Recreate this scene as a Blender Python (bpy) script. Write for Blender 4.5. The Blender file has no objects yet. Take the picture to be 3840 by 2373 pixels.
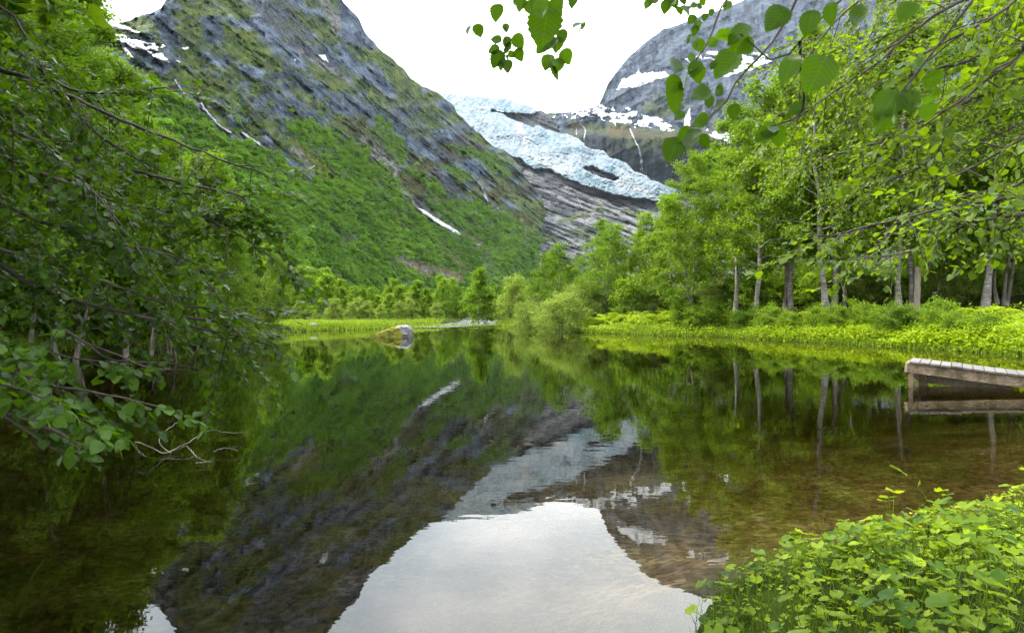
import bpy, bmesh, math, random
import numpy as np
from mathutils import Matrix, Vector

# ------------------------------------------------------------------ camera, sky, sun, exposure
sc = bpy.context.scene
col = sc.collection
CAMH, HOR, F = 1.8, 1150.0, 2560.0           # eye height (m), horizon row and focal length of the 3840 px photograph
cam_d = bpy.data.cameras.new('camera')
cam = bpy.data.objects.new('camera', cam_d)
col.objects.link(cam)
cam.location = (0, 0, CAMH)
cam.rotation_euler = (math.radians(90), 0, 0)
cam_d.sensor_width = 36.0
cam_d.lens = 24.0
cam_d.shift_y = -(1186.5 - HOR) / 3840.0
cam_d.clip_start = 0.05
cam_d.clip_end = 20000
cam_d.dof.use_dof = True
cam_d.dof.focus_distance = 9.0
cam_d.dof.aperture_fstop = 7.0
sc.camera = cam

SUN_AZ, SUN_EL = math.radians(-70), math.radians(50)    # ahead and to the left, high behind thin cloud
w = bpy.data.worlds.new('World')
sc.world = w
w.use_nodes = True
wn, wl = w.node_tree.nodes, w.node_tree.links
wn.clear()
wo = wn.new('ShaderNodeOutputWorld')
bg = wn.new('ShaderNodeBackground')
sky = wn.new('ShaderNodeTexSky')
sky.sky_type = 'NISHITA'
sky.sun_disc = False
sky.sun_elevation = SUN_EL
sky.sun_rotation = SUN_AZ
sky.air_density, sky.dust_density = 1.0, 2.0
tc = wn.new('ShaderNodeTexCoord')
nz = wn.new('ShaderNodeTexNoise')
nz.inputs['Scale'].default_value = 2.6
nz.inputs['Detail'].default_value = 5
nz.inputs['Roughness'].default_value = 0.5
mp = wn.new('ShaderNodeMapping')
mp.inputs['Scale'].default_value = (1, 1, 2.2)
mp.inputs['Location'].default_value = (0.4, 0.1, 0.2)
wl.new(tc.outputs['Generated'], mp.inputs['Vector'])
wl.new(mp.outputs['Vector'], nz.inputs['Vector'])
cr = wn.new('ShaderNodeValToRGB')
cr.color_ramp.elements[0].position, cr.color_ramp.elements[0].color = 0.36, (7.0, 8.3, 9.5, 1)
cr.color_ramp.elements[1].position, cr.color_ramp.elements[1].color = 0.60, (16.0, 16.1, 16.2, 1)
wl.new(nz.outputs['Fac'], cr.inputs['Fac'])
mx = wn.new('ShaderNodeMixRGB')
mx.inputs['Fac'].default_value = 0.93               # overcast: a little of the clear sky comes through
wl.new(sky.outputs['Color'], mx.inputs['Color1'])
wl.new(cr.outputs['Color'], mx.inputs['Color2'])
bg.inputs['Strength'].default_value = 0.1
wl.new(mx.outputs['Color'], bg.inputs['Color'])
wl.new(bg.outputs['Background'], wo.inputs['Surface'])

sun_d = bpy.data.lights.new('sun', 'SUN')
sun_d.energy = 3.6
sun_d.angle = math.radians(7)
sun_d.color = (1.0, 0.95, 0.86)
sun = bpy.data.objects.new('sun', sun_d)
col.objects.link(sun)
_sv = Vector((math.sin(SUN_AZ) * math.cos(SUN_EL), math.cos(SUN_AZ) * math.cos(SUN_EL), math.sin(SUN_EL)))
sun.rotation_euler = _sv.to_track_quat('Z', 'Y').to_euler()
sun.location = _sv * 100

sc.view_settings.view_transform = 'Standard'
sc.view_settings.look = 'None'
sc.view_settings.gamma = 1
sc.view_settings.use_curve_mapping = False
sc.view_settings.exposure = 1.8
sc.render.engine = 'CYCLES'
sc.cycles.max_bounces = 5
sc.cycles.diffuse_bounces = 3
sc.cycles.glossy_bounces = 3
sc.cycles.transmission_bounces = 4
sc.cycles.transparent_max_bounces = 8
sc.cycles.caustics_reflective = False
sc.cycles.caustics_refractive = False
sc.cycles.use_denoising = True
sc.cycles.denoising_prefilter = 'NONE'
sc.cycles.use_adaptive_sampling = True
sc.cycles.adaptive_threshold = 0.035
sc.cycles.sample_clamp_indirect = 6

R = np.random.default_rng(11)

# ------------------------------------------------------------------ helpers
def at(x, y, d):
    """point in the world seen at photo pixel x, y at distance d along the view"""
    return np.array([(x - 1920) / F * d, d, CAMH + (HOR - y) / F * d])

def vnoise(x, y, seed=0):
    ix = np.floor(x).astype(np.int64); iy = np.floor(y).astype(np.int64)
    fx = x - ix; fy = y - iy
    fx = fx * fx * (3 - 2 * fx); fy = fy * fy * (3 - 2 * fy)
    def h(a, b):
        n = (a * 374761393 + b * 668265263 + seed * 362437) & 0xffffffff
        n = ((n ^ (n >> 13)) * 1274126177) & 0xffffffff
        return ((n ^ (n >> 16)) & 0xffff) / 65535.0
    a = h(ix, iy) * (1 - fx) + h(ix + 1, iy) * fx
    b = h(ix, iy + 1) * (1 - fx) + h(ix + 1, iy + 1) * fx
    return a * (1 - fy) + b * fy

def fbm(x, y, seed=0, octv=4, gain=0.5):
    s = 0; a = 1; t = 0
    for i in range(octv):
        s = s + a * vnoise(x, y, seed + i * 17); t += a
        a *= gain; x = x * 2.03 + 5.1; y = y * 2.03 + 3.7
    return s / t

def ridged(x, y, seed=0, octv=4):
    s = 0; a = 1; t = 0
    for i in range(octv):
        s = s + a * (1 - np.abs(2 * vnoise(x, y, seed + i * 17) - 1)); t += a
        a *= 0.5; x = x * 2.07 + 5.1; y = y * 2.07 + 3.7
    return s / t

def inpoly(x, y, poly):
    r = np.zeros(np.shape(x), bool)
    n = len(poly)
    for i in range(n):
        x0, y0 = poly[i]; x1, y1 = poly[(i + 1) % n]
        if y0 == y1: continue
        c = (y0 > y) != (y1 > y)
        r ^= c & (x < (x1 - x0) * (y - y0) / (y1 - y0) + x0)
    return r

def dist_poly(x, y, pts, closed=False):
    d = np.full(np.shape(x), 1e9)
    n = len(pts)
    for i in range(n if closed else n - 1):
        x0, y0 = pts[i]; x1, y1 = pts[(i + 1) % n]
        dx, dy = x1 - x0, y1 - y0
        t = np.clip(((x - x0) * dx + (y - y0) * dy) / (dx * dx + dy * dy + 1e-9), 0, 1)
        d = np.minimum(d, np.hypot(x - x0 - t * dx, y - y0 - t * dy))
    return d

def sstep(a, b, v):
    t = np.clip((v - a) / (b - a), 0, 1)
    return t * t * (3 - 2 * t)

class MB:
    """collects vertices and faces; build() links them as one mesh object"""
    def __init__(s): s.V = []; s.Fs = []; s.n = 0; s.T = []
    def add(s, V, Fc, tint=None):
        V = np.asarray(V, float).reshape(-1, 3); Fc = np.asarray(Fc, np.int64)
        s.V.append(V); s.Fs.append(Fc + s.n); s.n += len(V)
        if tint is None: tint = np.full(len(V), 0.5)
        s.T.append(np.broadcast_to(np.asarray(tint, float), (len(V),)))
        return s
    def tube(s, P, rad, sides=5, cap=False):
        P = np.asarray(P, float); n = len(P)
        rad = np.broadcast_to(np.asarray(rad, float), (n,))
        T = np.gradient(P, axis=0); T /= np.linalg.norm(T, axis=1)[:, None] + 1e-9
        m = T.mean(0); ref = np.eye(3)[int(np.argmin(np.abs(m)))]
        A = np.cross(T, ref); A /= np.linalg.norm(A, axis=1)[:, None] + 1e-9
        B = np.cross(T, A)
        th = np.arange(sides) / sides * 2 * math.pi
        V = P[:, None, :] + rad[:, None, None] * (np.cos(th)[None, :, None] * A[:, None, :] + np.sin(th)[None, :, None] * B[:, None, :])
        i = np.arange(n - 1)[:, None] * sides; j = np.arange(sides)[None, :]; k = (j + 1) % sides
        Fq = np.stack([i + j, i + k, i + sides + k, i + sides + j], -1).reshape(-1, 4)
        s.add(V.reshape(-1, 3), Fq)
        if cap:
            c = np.vstack([P[0], V[0]]); s.add(c, [[0, 1 + (q + 1) % sides, 1 + q] for q in range(sides)])
            c = np.vstack([P[-1], V[-1]]); s.add(c, [[0, 1 + q, 1 + (q + 1) % sides] for q in range(sides)])
        return s
    def box(s, c, ax, ay, az):
        c, ax, ay, az = map(lambda q: np.asarray(q, float), (c, ax, ay, az))
        V = [c + i * ax + j * ay + k * az for k in (-1, 1) for j in (-1, 1) for i in (-1, 1)]
        return s.add(V, [[0, 2, 3, 1], [4, 5, 7, 6], [0, 1, 5, 4], [2, 6, 7, 3], [0, 4, 6, 2], [1, 3, 7, 5]])
    def mesh(s, name, mat, smooth=True, origin=(0, 0, 0)):
        V = np.vstack(s.V) - np.asarray(origin)
        return mk_mesh(name, V, s.Fs, mat, smooth, {'tint': np.concatenate(s.T)})
    def build(s, name, mat, parent=None, smooth=True, origin=(0, 0, 0)):
        return link(name, s.mesh(name, mat, smooth, origin), parent)

def mk_mesh(name, V, Fs, mat, smooth=True, attrs=None, cols=None, vecs=None):
    if not isinstance(Fs, list): Fs = [Fs]
    me = bpy.data.meshes.new(name)
    loops = np.concatenate([f.ravel() for f in Fs]).astype(np.int32)
    tot = np.concatenate([np.full(len(f), f.shape[1]) for f in Fs]).astype(np.int32)
    st = np.concatenate([[0], np.cumsum(tot)[:-1]]).astype(np.int32)
    me.vertices.add(len(V)); me.vertices.foreach_set('co', np.ascontiguousarray(V, np.float32).ravel())
    me.loops.add(len(loops)); me.loops.foreach_set('vertex_index', loops)
    me.polygons.add(len(tot)); me.polygons.foreach_set('loop_start', st); me.polygons.foreach_set('loop_total', tot)
    me.polygons.foreach_set('use_smooth', np.full(len(tot), bool(smooth)))
    for k, v in (attrs or {}).items():
        a = me.attributes.new(k, 'FLOAT', 'POINT'); a.data.foreach_set('value', np.ascontiguousarray(v, np.float32))
    if cols is not None:
        a = me.attributes.new('col', 'FLOAT_COLOR', 'POINT')
        c4 = np.ones((len(V), 4), np.float32); c4[:, :3] = cols
        a.data.foreach_set('color', c4.ravel())
    for k, v in (vecs or {}).items():
        a = me.attributes.new(k, 'FLOAT_VECTOR', 'POINT'); a.data.foreach_set('vector', np.ascontiguousarray(v, np.float32).ravel())
    me.update(calc_edges=True)
    if mat: me.materials.append(mat)
    return me

def link(name, me, parent=None):
    o = bpy.data.objects.new(name, me); col.objects.link(o)
    if parent is not None: o.parent = parent
    return o

def tag(o, label, cat, group=None, kind=None):
    o['label'] = label; o['category'] = cat
    if group: o['group'] = group
    if kind: o['kind'] = kind
    return o

def thing(name, label, cat, loc=(0, 0, 0), rz=0.0, scale=1.0, group=None):
    o = bpy.data.objects.new(name, None); col.objects.link(o)
    o.location = tuple(loc); o.rotation_euler = (0, 0, rz)
    o.scale = (scale,) * 3 if np.isscalar(scale) else scale
    o.empty_display_size = 0.2
    return tag(o, label, cat, group)

def place(proto, name, label, cat, loc, rz, scale, group, tilt=(0, 0)):
    """a thing of its own from a prototype: list of (part name, mesh)"""
    o = thing(name, label, cat, loc, rz, scale, group)
    o.rotation_euler = (tilt[0], tilt[1], rz)
    for pn, me in proto: link(pn, me, o)
    return o

def grid_faces(nx, ny, keep=None):
    i = np.arange(ny - 1)[:, None] * nx + np.arange(nx - 1)[None, :]
    q = np.stack([i, i + 1, i + nx + 1, i + nx], -1)
    return q[keep] if keep is not None else q.reshape(-1, 4)

# ------------------------------------------------------------------ materials
def new_mat(name):
    m = bpy.data.materials.new(name); m.use_nodes = True
    n = m.node_tree.nodes; l = m.node_tree.links
    p = n['Principled BSDF']
    return m, n, l, p

def noise_node(n, l, scale, detail=4, rough=0.55, vec=None, mapping=None, coord='Object'):
    t = n.new('ShaderNodeTexNoise'); t.inputs['Scale'].default_value = scale
    t.inputs['Detail'].default_value = detail; t.inputs['Roughness'].default_value = rough
    if vec is None:
        c = n.new('ShaderNodeTexCoord'); vec = c.outputs[coord]
    if mapping:
        mm = n.new('ShaderNodeMapping'); mm.inputs['Scale'].default_value = mapping
        l.new(vec, mm.inputs['Vector']); vec = mm.outputs['Vector']
    l.new(vec, t.inputs['Vector'])
    return t

def ramp(n, l, fac, stops):
    r = n.new('ShaderNodeValToRGB')
    e = r.color_ramp.elements
    while len(e) < len(stops): e.new(0.5)
    for k, (p, c) in enumerate(stops): e[k].position = p; e[k].color = (*c, 1)
    l.new(fac, r.inputs['Fac'])
    return r

def leaf_mat(name, dark, light, trans, tfac=0.4, rough=0.42, spec=0.45, big=0.15, range_=0.7, rnd=0.5):
    m, n, l, p = new_mat(name)
    a = n.new('ShaderNodeAttribute'); a.attribute_name = 'tint'
    g = n.new('ShaderNodeNewGeometry')
    nt = noise_node(n, l, big, 2, 0.5, vec=g.outputs['Position'])
    oi = n.new('ShaderNodeObjectInfo')
    s1 = n.new('ShaderNodeMath'); s1.operation = 'MULTIPLY_ADD'
    l.new(nt.outputs['Fac'], s1.inputs[0]); s1.inputs[1].default_value = range_
    s2 = n.new('ShaderNodeMath'); s2.operation = 'MULTIPLY_ADD'
    l.new(oi.outputs['Random'], s2.inputs[0]); s2.inputs[1].default_value = rnd; l.new(a.outputs['Fac'], s2.inputs[2])
    l.new(s2.outputs[0], s1.inputs[2])
    sb = n.new('ShaderNodeMath'); sb.operation = 'SUBTRACT'; l.new(s1.outputs[0], sb.inputs[0]); sb.inputs[1].default_value = 0.5 * (range_ + rnd)
    r = ramp(n, l, sb.outputs[0], [(0.0, dark), (1.0, light)])
    p.inputs['Roughness'].default_value = rough
    p.inputs['Specular IOR Level'].default_value = spec
    # midrib and side veins where the leaf carries its own coordinates
    va = n.new('ShaderNodeAttribute'); va.attribute_name = 'leafuv'
    sx = n.new('ShaderNodeSeparateXYZ'); l.new(va.outputs['Vector'], sx.inputs[0])
    def mth(op, a_, b_=None, c_=None):
        q = n.new('ShaderNodeMath'); q.operation = op
        for k_, v_ in enumerate((a_, b_, c_)):
            if v_ is None: continue
            if isinstance(v_, (int, float)): q.inputs[k_].default_value = v_
            else: l.new(v_, q.inputs[k_])
        return q.outputs[0]
    ax = mth('ABSOLUTE', sx.outputs[0])
    wv = mth('SINE', mth('MULTIPLY', mth('MULTIPLY_ADD', ax, -0.75, sx.outputs[1]), 52.0))
    vein = mth('MAXIMUM', mth('GREATER_THAN', wv, 0.86), mth('LESS_THAN', ax, 0.018))
    vf_ = mth('MULTIPLY', vein, sx.outputs[2])
    vm = n.new('ShaderNodeMixRGB'); vm.inputs['Color2'].default_value = (*[min(1, 1.7 * c + 0.02) for c in light], 1)
    l.new(mth('MULTIPLY', vf_, 0.45), vm.inputs['Fac']); l.new(r.outputs['Color'], vm.inputs['Color1'])
    l.new(vm.outputs['Color'], p.inputs['Base Color'])
    tr = n.new('ShaderNodeBsdfTranslucent')
    r2 = ramp(n, l, sb.outputs[0], [(0.0, tuple(0.6 * c for c in trans)), (1.0, trans)])
    l.new(r2.outputs['Color'], tr.inputs['Color'])
    mixs = n.new('ShaderNodeMixShader'); mixs.inputs['Fac'].default_value = tfac
    l.new(p.outputs['BSDF'], mixs.inputs[1]); l.new(tr.outputs['BSDF'], mixs.inputs[2])
    l.new(mixs.outputs['Shader'], n['Material Output'].inputs['Surface'])
    return m

M = {}
M['leaf_alder'] = leaf_mat('alder_leaves', (0.019, 0.062, 0.003), (0.105, 0.185, 0.010), (0.22, 0.38, 0.008), 0.40, 0.55, 0.18)
M['leaf_birch'] = leaf_mat('birch_leaves', (0.026, 0.082, 0.004), (0.135, 0.205, 0.012), (0.25, 0.41, 0.010), 0.42, 0.55, 0.15, range_=1.0)
M['leaf_willow'] = leaf_mat('willow_leaves', (0.085, 0.135, 0.018), (0.18, 0.25, 0.045), (0.32, 0.44, 0.04), 0.42, 0.55, 0.2)
M['leaf_near'] = leaf_mat('near_leaves', (0.010, 0.036, 0.002), (0.056, 0.120, 0.005), (0.13, 0.27, 0.003), 0.42, 0.38, 0.26, big=0.8, range_=1.0, rnd=0.8)
M['leaf_yellow'] = leaf_mat('bright_leaves', (0.030, 0.080, 0.003), (0.10, 0.165, 0.006), (0.25, 0.39, 0.005), 0.48, 0.45, 0.22, big=0.8)
M['fern'] = leaf_mat('fern_fronds', (0.11, 0.17, 0.010), (0.23, 0.30, 0.02), (0.36, 0.50, 0.02), 0.42, 0.6, 0.15)
M['grass'] = leaf_mat('grass_blades', (0.060, 0.125, 0.006), (0.185, 0.25, 0.013), (0.29, 0.42, 0.018), 0.40, 0.55, 0.15, big=0.5)
M['near_grass'] = leaf_mat('near_grass_blades', (0.022, 0.060, 0.003), (0.095, 0.150, 0.006), (0.16, 0.26, 0.008), 0.35, 0.5, 0.12, big=1.2, range_=0.9)
M['herb'] = leaf_mat('herb_leaves', (0.026, 0.080, 0.003), (0.25, 0.34, 0.010), (0.42, 0.58, 0.008), 0.38, 0.40, 0.14, big=1.4, range_=1.0, rnd=0.8)
M['forest'] = leaf_mat('hillside_leaves', (0.030, 0.105, 0.018), (0.195, 0.325, 0.034), (0.25, 0.48, 0.028), 0.42, 0.7, 0.08, big=0.016, range_=1.5, rnd=0.45)
M['floor_leaf'] = leaf_mat('floor_trees_leaves', (0.040, 0.100, 0.012), (0.13, 0.205, 0.030), (0.20, 0.33, 0.025), 0.38, 0.65, 0.12, big=0.06)

def bark_mat(name, light, dark, stripes):
    m, n, l, p = new_mat(name)
    a = noise_node(n, l, 3.0, 4, 0.6, mapping=(1.2, 1.2, 4.5 if stripes else 0.7))
    r = ramp(n, l, a.outputs['Fac'], [(0.35, dark), (0.52, tuple(0.5 * (x + y) for x, y in zip(light, dark))), (0.62, light)])
    if stripes:
        b = noise_node(n, l, 2.2, 2, 0.5, mapping=(0.8, 0.8, 9))
        r2 = ramp(n, l, b.outputs['Fac'], [(0.30, (0.05, 0.045, 0.04)), (0.42, (1, 1, 1))])
        mxx = n.new('ShaderNodeMixRGB'); mxx.blend_type = 'MULTIPLY'; mxx.inputs['Fac'].default_value = 0.9
        l.new(r.outputs['Color'], mxx.inputs['Color1']); l.new(r2.outputs['Color'], mxx.inputs['Color2'])
        l.new(mxx.outputs['Color'], p.inputs['Base Color'])
    else:
        l.new(r.outputs['Color'], p.inputs['Base Color'])
    bp = n.new('ShaderNodeBump'); bp.inputs['Strength'].default_value = 0.6; bp.inputs['Distance'].default_value = 0.02
    l.new(a.outputs['Fac'], bp.inputs['Height']); l.new(bp.outputs['Normal'], p.inputs['Normal'])
    p.inputs['Roughness'].default_value = 0.85
    return m
M['bark_birch'] = bark_mat('birch_bark', (0.2108, 0.1972, 0.17), (0.068, 0.0578, 0.0408), True)
M['bark_alder'] = bark_mat('alder_bark', (0.17, 0.145, 0.11), (0.04, 0.034, 0.026), False)
M['twig'] = bark_mat('twig_bark', (0.075, 0.058, 0.045), (0.02, 0.015, 0.012), False)
M['dead'] = bark_mat('dead_wood', (0.26, 0.21, 0.16), (0.08, 0.06, 0.045), False)

def terrain_mat(name, nscale, rough=0.9, bump=0.5, dist=4.0, mapping=None, vary=0.5):
    m, n, l, p = new_mat(name)
    a = n.new('ShaderNodeAttribute'); a.attribute_name = 'col'
    g = n.new('ShaderNodeNewGeometry')
    t = noise_node(n, l, nscale, 8, 0.72, vec=g.outputs['Position'], mapping=mapping)
    vo = n.new('ShaderNodeTexVoronoi'); vo.feature = 'DISTANCE_TO_EDGE'; vo.inputs['Scale'].default_value = nscale * 1.3
    mpv = n.new('ShaderNodeMapping'); mpv.inputs['Scale'].default_value = (1, 0.6, 1.6); mpv.inputs['Rotation'].default_value = (0.2, 0.6, 0.3)
    wa = n.new('ShaderNodeMixRGB'); wa.inputs['Fac'].default_value = 0.02; wa.blend_type = 'LINEAR_LIGHT'
    wn_ = noise_node(n, l, nscale * 2, 4, 0.6, vec=g.outputs['Position'])
    dm = n.new('ShaderNodeVectorMath'); dm.operation = 'MULTIPLY_ADD'; dm.inputs[1].default_value = (0.9 / nscale,) * 3
    l.new(wn_.outputs['Color'], dm.inputs[0]); l.new(g.outputs['Position'], dm.inputs[2])
    l.new(dm.outputs[0], mpv.inputs['Vector']); l.new(mpv.outputs['Vector'], vo.inputs['Vector'])
    ck = ramp(n, l, vo.outputs['Distance'], [(0.0, (1 - vary * 0.9,) * 3), (0.14, (1, 1, 1))])
    r = ramp(n, l, t.outputs['Fac'], [(0.32, (1 - vary,) * 3), (0.5, (1 - 0.1 * vary,) * 3), (0.68, (1 + vary * 0.9,) * 3)])
    mm = n.new('ShaderNodeMixRGB'); mm.blend_type = 'MULTIPLY'; mm.inputs['Fac'].default_value = 1
    l.new(a.outputs['Color'], mm.inputs['Color1']); l.new(r.outputs['Color'], mm.inputs['Color2'])
    m2 = n.new('ShaderNodeMixRGB'); m2.blend_type = 'MULTIPLY'; m2.inputs['Fac'].default_value = 0.8
    l.new(mm.outputs['Color'], m2.inputs['Color1']); l.new(ck.outputs['Color'], m2.inputs['Color2'])
    l.new(m2.outputs['Color'], p.inputs['Base Color'])
    p.inputs['Roughness'].default_value = rough
    p.inputs['Specular IOR Level'].default_value = 0.1
    h = n.new('ShaderNodeMath'); h.operation = 'MULTIPLY_ADD'; l.new(ck.outputs['Color'], h.inputs[0]); h.inputs[1].default_value = 0.25; l.new(t.outputs['Fac'], h.inputs[2])
    bp = n.new('ShaderNodeBump'); bp.inputs['Strength'].default_value = bump; bp.inputs['Distance'].default_value = dist
    l.new(h.outputs[0], bp.inputs['Height']); l.new(bp.outputs['Normal'], p.inputs['Normal'])
    return m
M['mountain'] = terrain_mat('mountain_rock', 0.045, bump=1.0, dist=12)
M['slab'] = terrain_mat('slab_rock', 0.03, bump=1.0, dist=16, mapping=(1, 1, 3))
M['farrock'] = terrain_mat('far_rock', 0.02, bump=1.0, dist=24)
M['ice'] = terrain_mat('glacier_ice', 0.04, rough=0.6, bump=1.0, dist=14, vary=0.3)

def snow_mat():
    m, n, l, p = new_mat('old_snow')
    g = n.new('ShaderNodeNewGeometry')
    t = noise_node(n, l, 0.06, 4, 0.6, vec=g.outputs['Position'])
    r = ramp(n, l, t.outputs['Fac'], [(0.3, (0.2856, 0.2924, 0.306)), (0.7, (0.4216, 0.4284, 0.4352))])
    l.new(r.outputs['Color'], p.inputs['Base Color']); p.inputs['Roughness'].default_value = 0.8
    return m
M['snow'] = snow_mat()
def foam_mat():
    m, n, l, p = new_mat('falling_water')
    g = n.new('ShaderNodeNewGeometry')
    t = noise_node(n, l, 0.25, 4, 0.6, vec=g.outputs['Position'], mapping=(1, 1, 0.2))
    r = ramp(n, l, t.outputs['Fac'], [(0.35, (0.06664, 0.07378, 0.0833)), (0.6, (0.1714, 0.1809, 0.1952))])
    l.new(r.outputs['Color'], p.inputs['Base Color']); p.inputs['Roughness'].default_value = 0.5
    return m
M['foam'] = foam_mat()

# ------------------------------------------------------------------ mountains: surfaces P(x, y) with real distance
def world_pts(x, y, D):
    return np.stack([(x - 1920) / F * D, D, CAMH + (HOR - y) / F * D], -1)

_LX = [-900, 0, 600, 1000, 1400, 1700, 2000, 2200]
_LB = [230, 250, 330, 450, 720, 980, 1280, 1480]
_LT = [0.98, 0.98, 0.98, 0.95, 0.85, 0.75, 0.66, 0.60]
_SKX = [-900, 0, 196, 254, 296, 370, 439, 487, 561, 603, 624, 700, 900, 1100, 1230, 1280, 1323, 1349, 1370, 1413, 1476, 1513, 1545, 1592, 1635, 1677, 1701, 1714, 1762, 1815, 1846, 1899, 1931, 1965, 2030, 2050, 2075, 2200]
_SKY = [-300, -160, 0, 16, 53, 85, 88, 74, 53, 32, 0, -110, -240, -200, -60, 0, 42, 79, 122, 175, 227, 259, 296, 328, 344, 376, 394, 423, 471, 518, 545, 571, 598, 660, 735, 810, 900, 1080]

def rot(x, y, a, sx, sy):
    c, s = math.cos(a), math.sin(a)
    return (x * c + y * s) / sx, (-x * s + y * c) / sy

def left_D(x, y):
    s = (HOR - y) / F
    Db = np.interp(x, _LX, _LB); T = np.interp(x, _LX, _LT)
    D = Db * T / (T - np.minimum(s, T - 0.12))
    u, v = rot(x, y, math.radians(38), 150, 42)          # gullies and ribs run down to the right
    wx = 60 * fbm(x / 220, y / 220, 3)
    r1 = ridged((u + wx / 150), v, 5, 4)
    r2 = ridged(x / 60 + 3, y / 85, 9, 4)
    uf, vf = rot(x, y, math.radians(41), 70, 15); r3 = ridged(uf + 0.7 * fbm(x / 50, y / 50, 13, 2), vf, 15, 4)
    up = sstep(1120, 700, y)
    return D * (1 - up * (0.030 * (r1 - 0.5) + 0.030 * (r2 - 0.5) + 0.013 * (r3 - 0.5)) - up * 0.012 * fbm(x / 16, y / 16, 21, 3))

SLAB_B, SLAB_T = 1300.0, 0.62
def slab_D(x, y):
    s = (HOR - y) / F
    D = SLAB_B * SLAB_T / (SLAB_T - np.minimum(s, 0.5))
    u, v = rot(x, y, math.radians(22), 110, 16)
    return D * (1 - 0.022 * (ridged(u, v + 0.6 * fbm(x / 90, y / 90, 4), 31, 4) - 0.5) - 0.012 * fbm(x / 30, y / 18, 8, 4))

def right_D(x, y):
    s = (HOR - y) / F
    T = 0.80; B = 1850 - 250 * sstep(2600, 4200, x)
    D = B * T / (T - np.minimum(s, 0.66))
    shelf = sstep(520, 480, y)                           # a shelf: steep cliff below it, gentle ground on top
    D = D * (1 - 0.06 * sstep(700, 520, y) * (1 - shelf))
    u, v = rot(x, y, math.radians(-30), 130, 60)
    cl = ridged(x / 40 + 0.5 * fbm(x / 70, y / 70, 2), y / 130, 47, 4)
    return D * (1 - 0.035 * (ridged(u, v, 41, 4) - 0.5) - 0.035 * (cl - 0.5) - 0.012 * fbm(x / 22, y / 22, 8, 4))

FOREST = [
    [(-900, 250), (200, 240), (529, 317), (624, 339), (714, 402), (783, 466), (868, 508), (979, 550), (1080, 585), (1090, 640), (1130, 690), (1185, 700), (1180, 640), (1175, 600), (1120, 540), (1069, 490), (1060, 460), (1122, 439), (1212, 476), (1275, 518), (1381, 561), (1365, 587), (1407, 624), (1450, 651), (1492, 703), (1513, 741), (1565, 800), (1720, 885), (1790, 915), (1800, 925), (1820, 900), (1700, 840), (1620, 790), (1590, 755), (1661, 741), (1793, 751), (1899, 800), (1953, 843), (2020, 885), (2200, 960), (2200, 1200), (-900, 1200)],
    [(1402, 439), (1466, 476), (1518, 540), (1513, 619), (1480, 590), (1430, 520)],
    [(1672, 540), (1741, 550), (1831, 566), (1894, 614), (1931, 667), (1873, 656), (1793, 603), (1710, 577)],
    [(1651, 614), (1709, 624), (1783, 682), (1741, 682), (1672, 635)],
    [(1518, 640), (1582, 656), (1651, 714), (1688, 767), (1645, 756), (1571, 682)],
]
CLEAR = [   # open grass, gravel and scree inside the woods
    [(1069, 505), (1110, 520), (1175, 565), (1210, 610), (1265, 682), (1240, 690), (1190, 640), (1130, 570), (1080, 530)],
    [(1461, 955), (1577, 985), (1746, 1030), (1735, 1070), (1577, 1045), (1480, 1000)],
    [(1600, 925), (1680, 945), (1760, 1000), (1740, 1010), (1650, 960)],
    [(1790, 925), (1845, 950), (1850, 985), (1815, 960)],
    [(1580, 790), (1600, 790), (1810, 915), (1800, 930)],
]
PALE = [    # bare pale rock and stream beds (polyline, half width)
    ([(660, 300), (690, 350), (760, 400), (830, 480), (900, 525), (1000, 560)], 9),
    ([(1100, 565), (1140, 590), (1165, 630), (1168, 665)], 20),
    ([(1360, 520), (1400, 550), (1440, 585)], 12),
    ([(1390, 585), (1440, 605), (1500, 630), (1480, 660), (1500, 700), (1530, 740), (1560, 780)], 15),
    ([(1800, 690), (1830, 720), (1845, 780), (1880, 800)], 16),
    ([(1120, 190), (1200, 240), (1310, 305)], 15),
    ([(1215, 0), (1250, 60), (1265, 105)], 24),
]

def forest_mask(x, y):
    wx = x + 34 * (fbm(x / 30, y / 30, 71, 3) - 0.5); wy = y + 26 * (fbm(x / 30, y / 30, 72, 3) - 0.5)
    m = np.zeros(x.shape, bool)
    for p in FOREST: m |= inpoly(wx, wy, p)
    for p in CLEAR: m &= ~inpoly(wx, wy, p)
    for p, hw in PALE: m &= dist_poly(wx, wy, p) > hw * 0.8
    return m

def mixc(a, b, t):
    t = np.asarray(t)[..., None]
    return a * (1 - t) + np.asarray(b) * t

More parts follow.
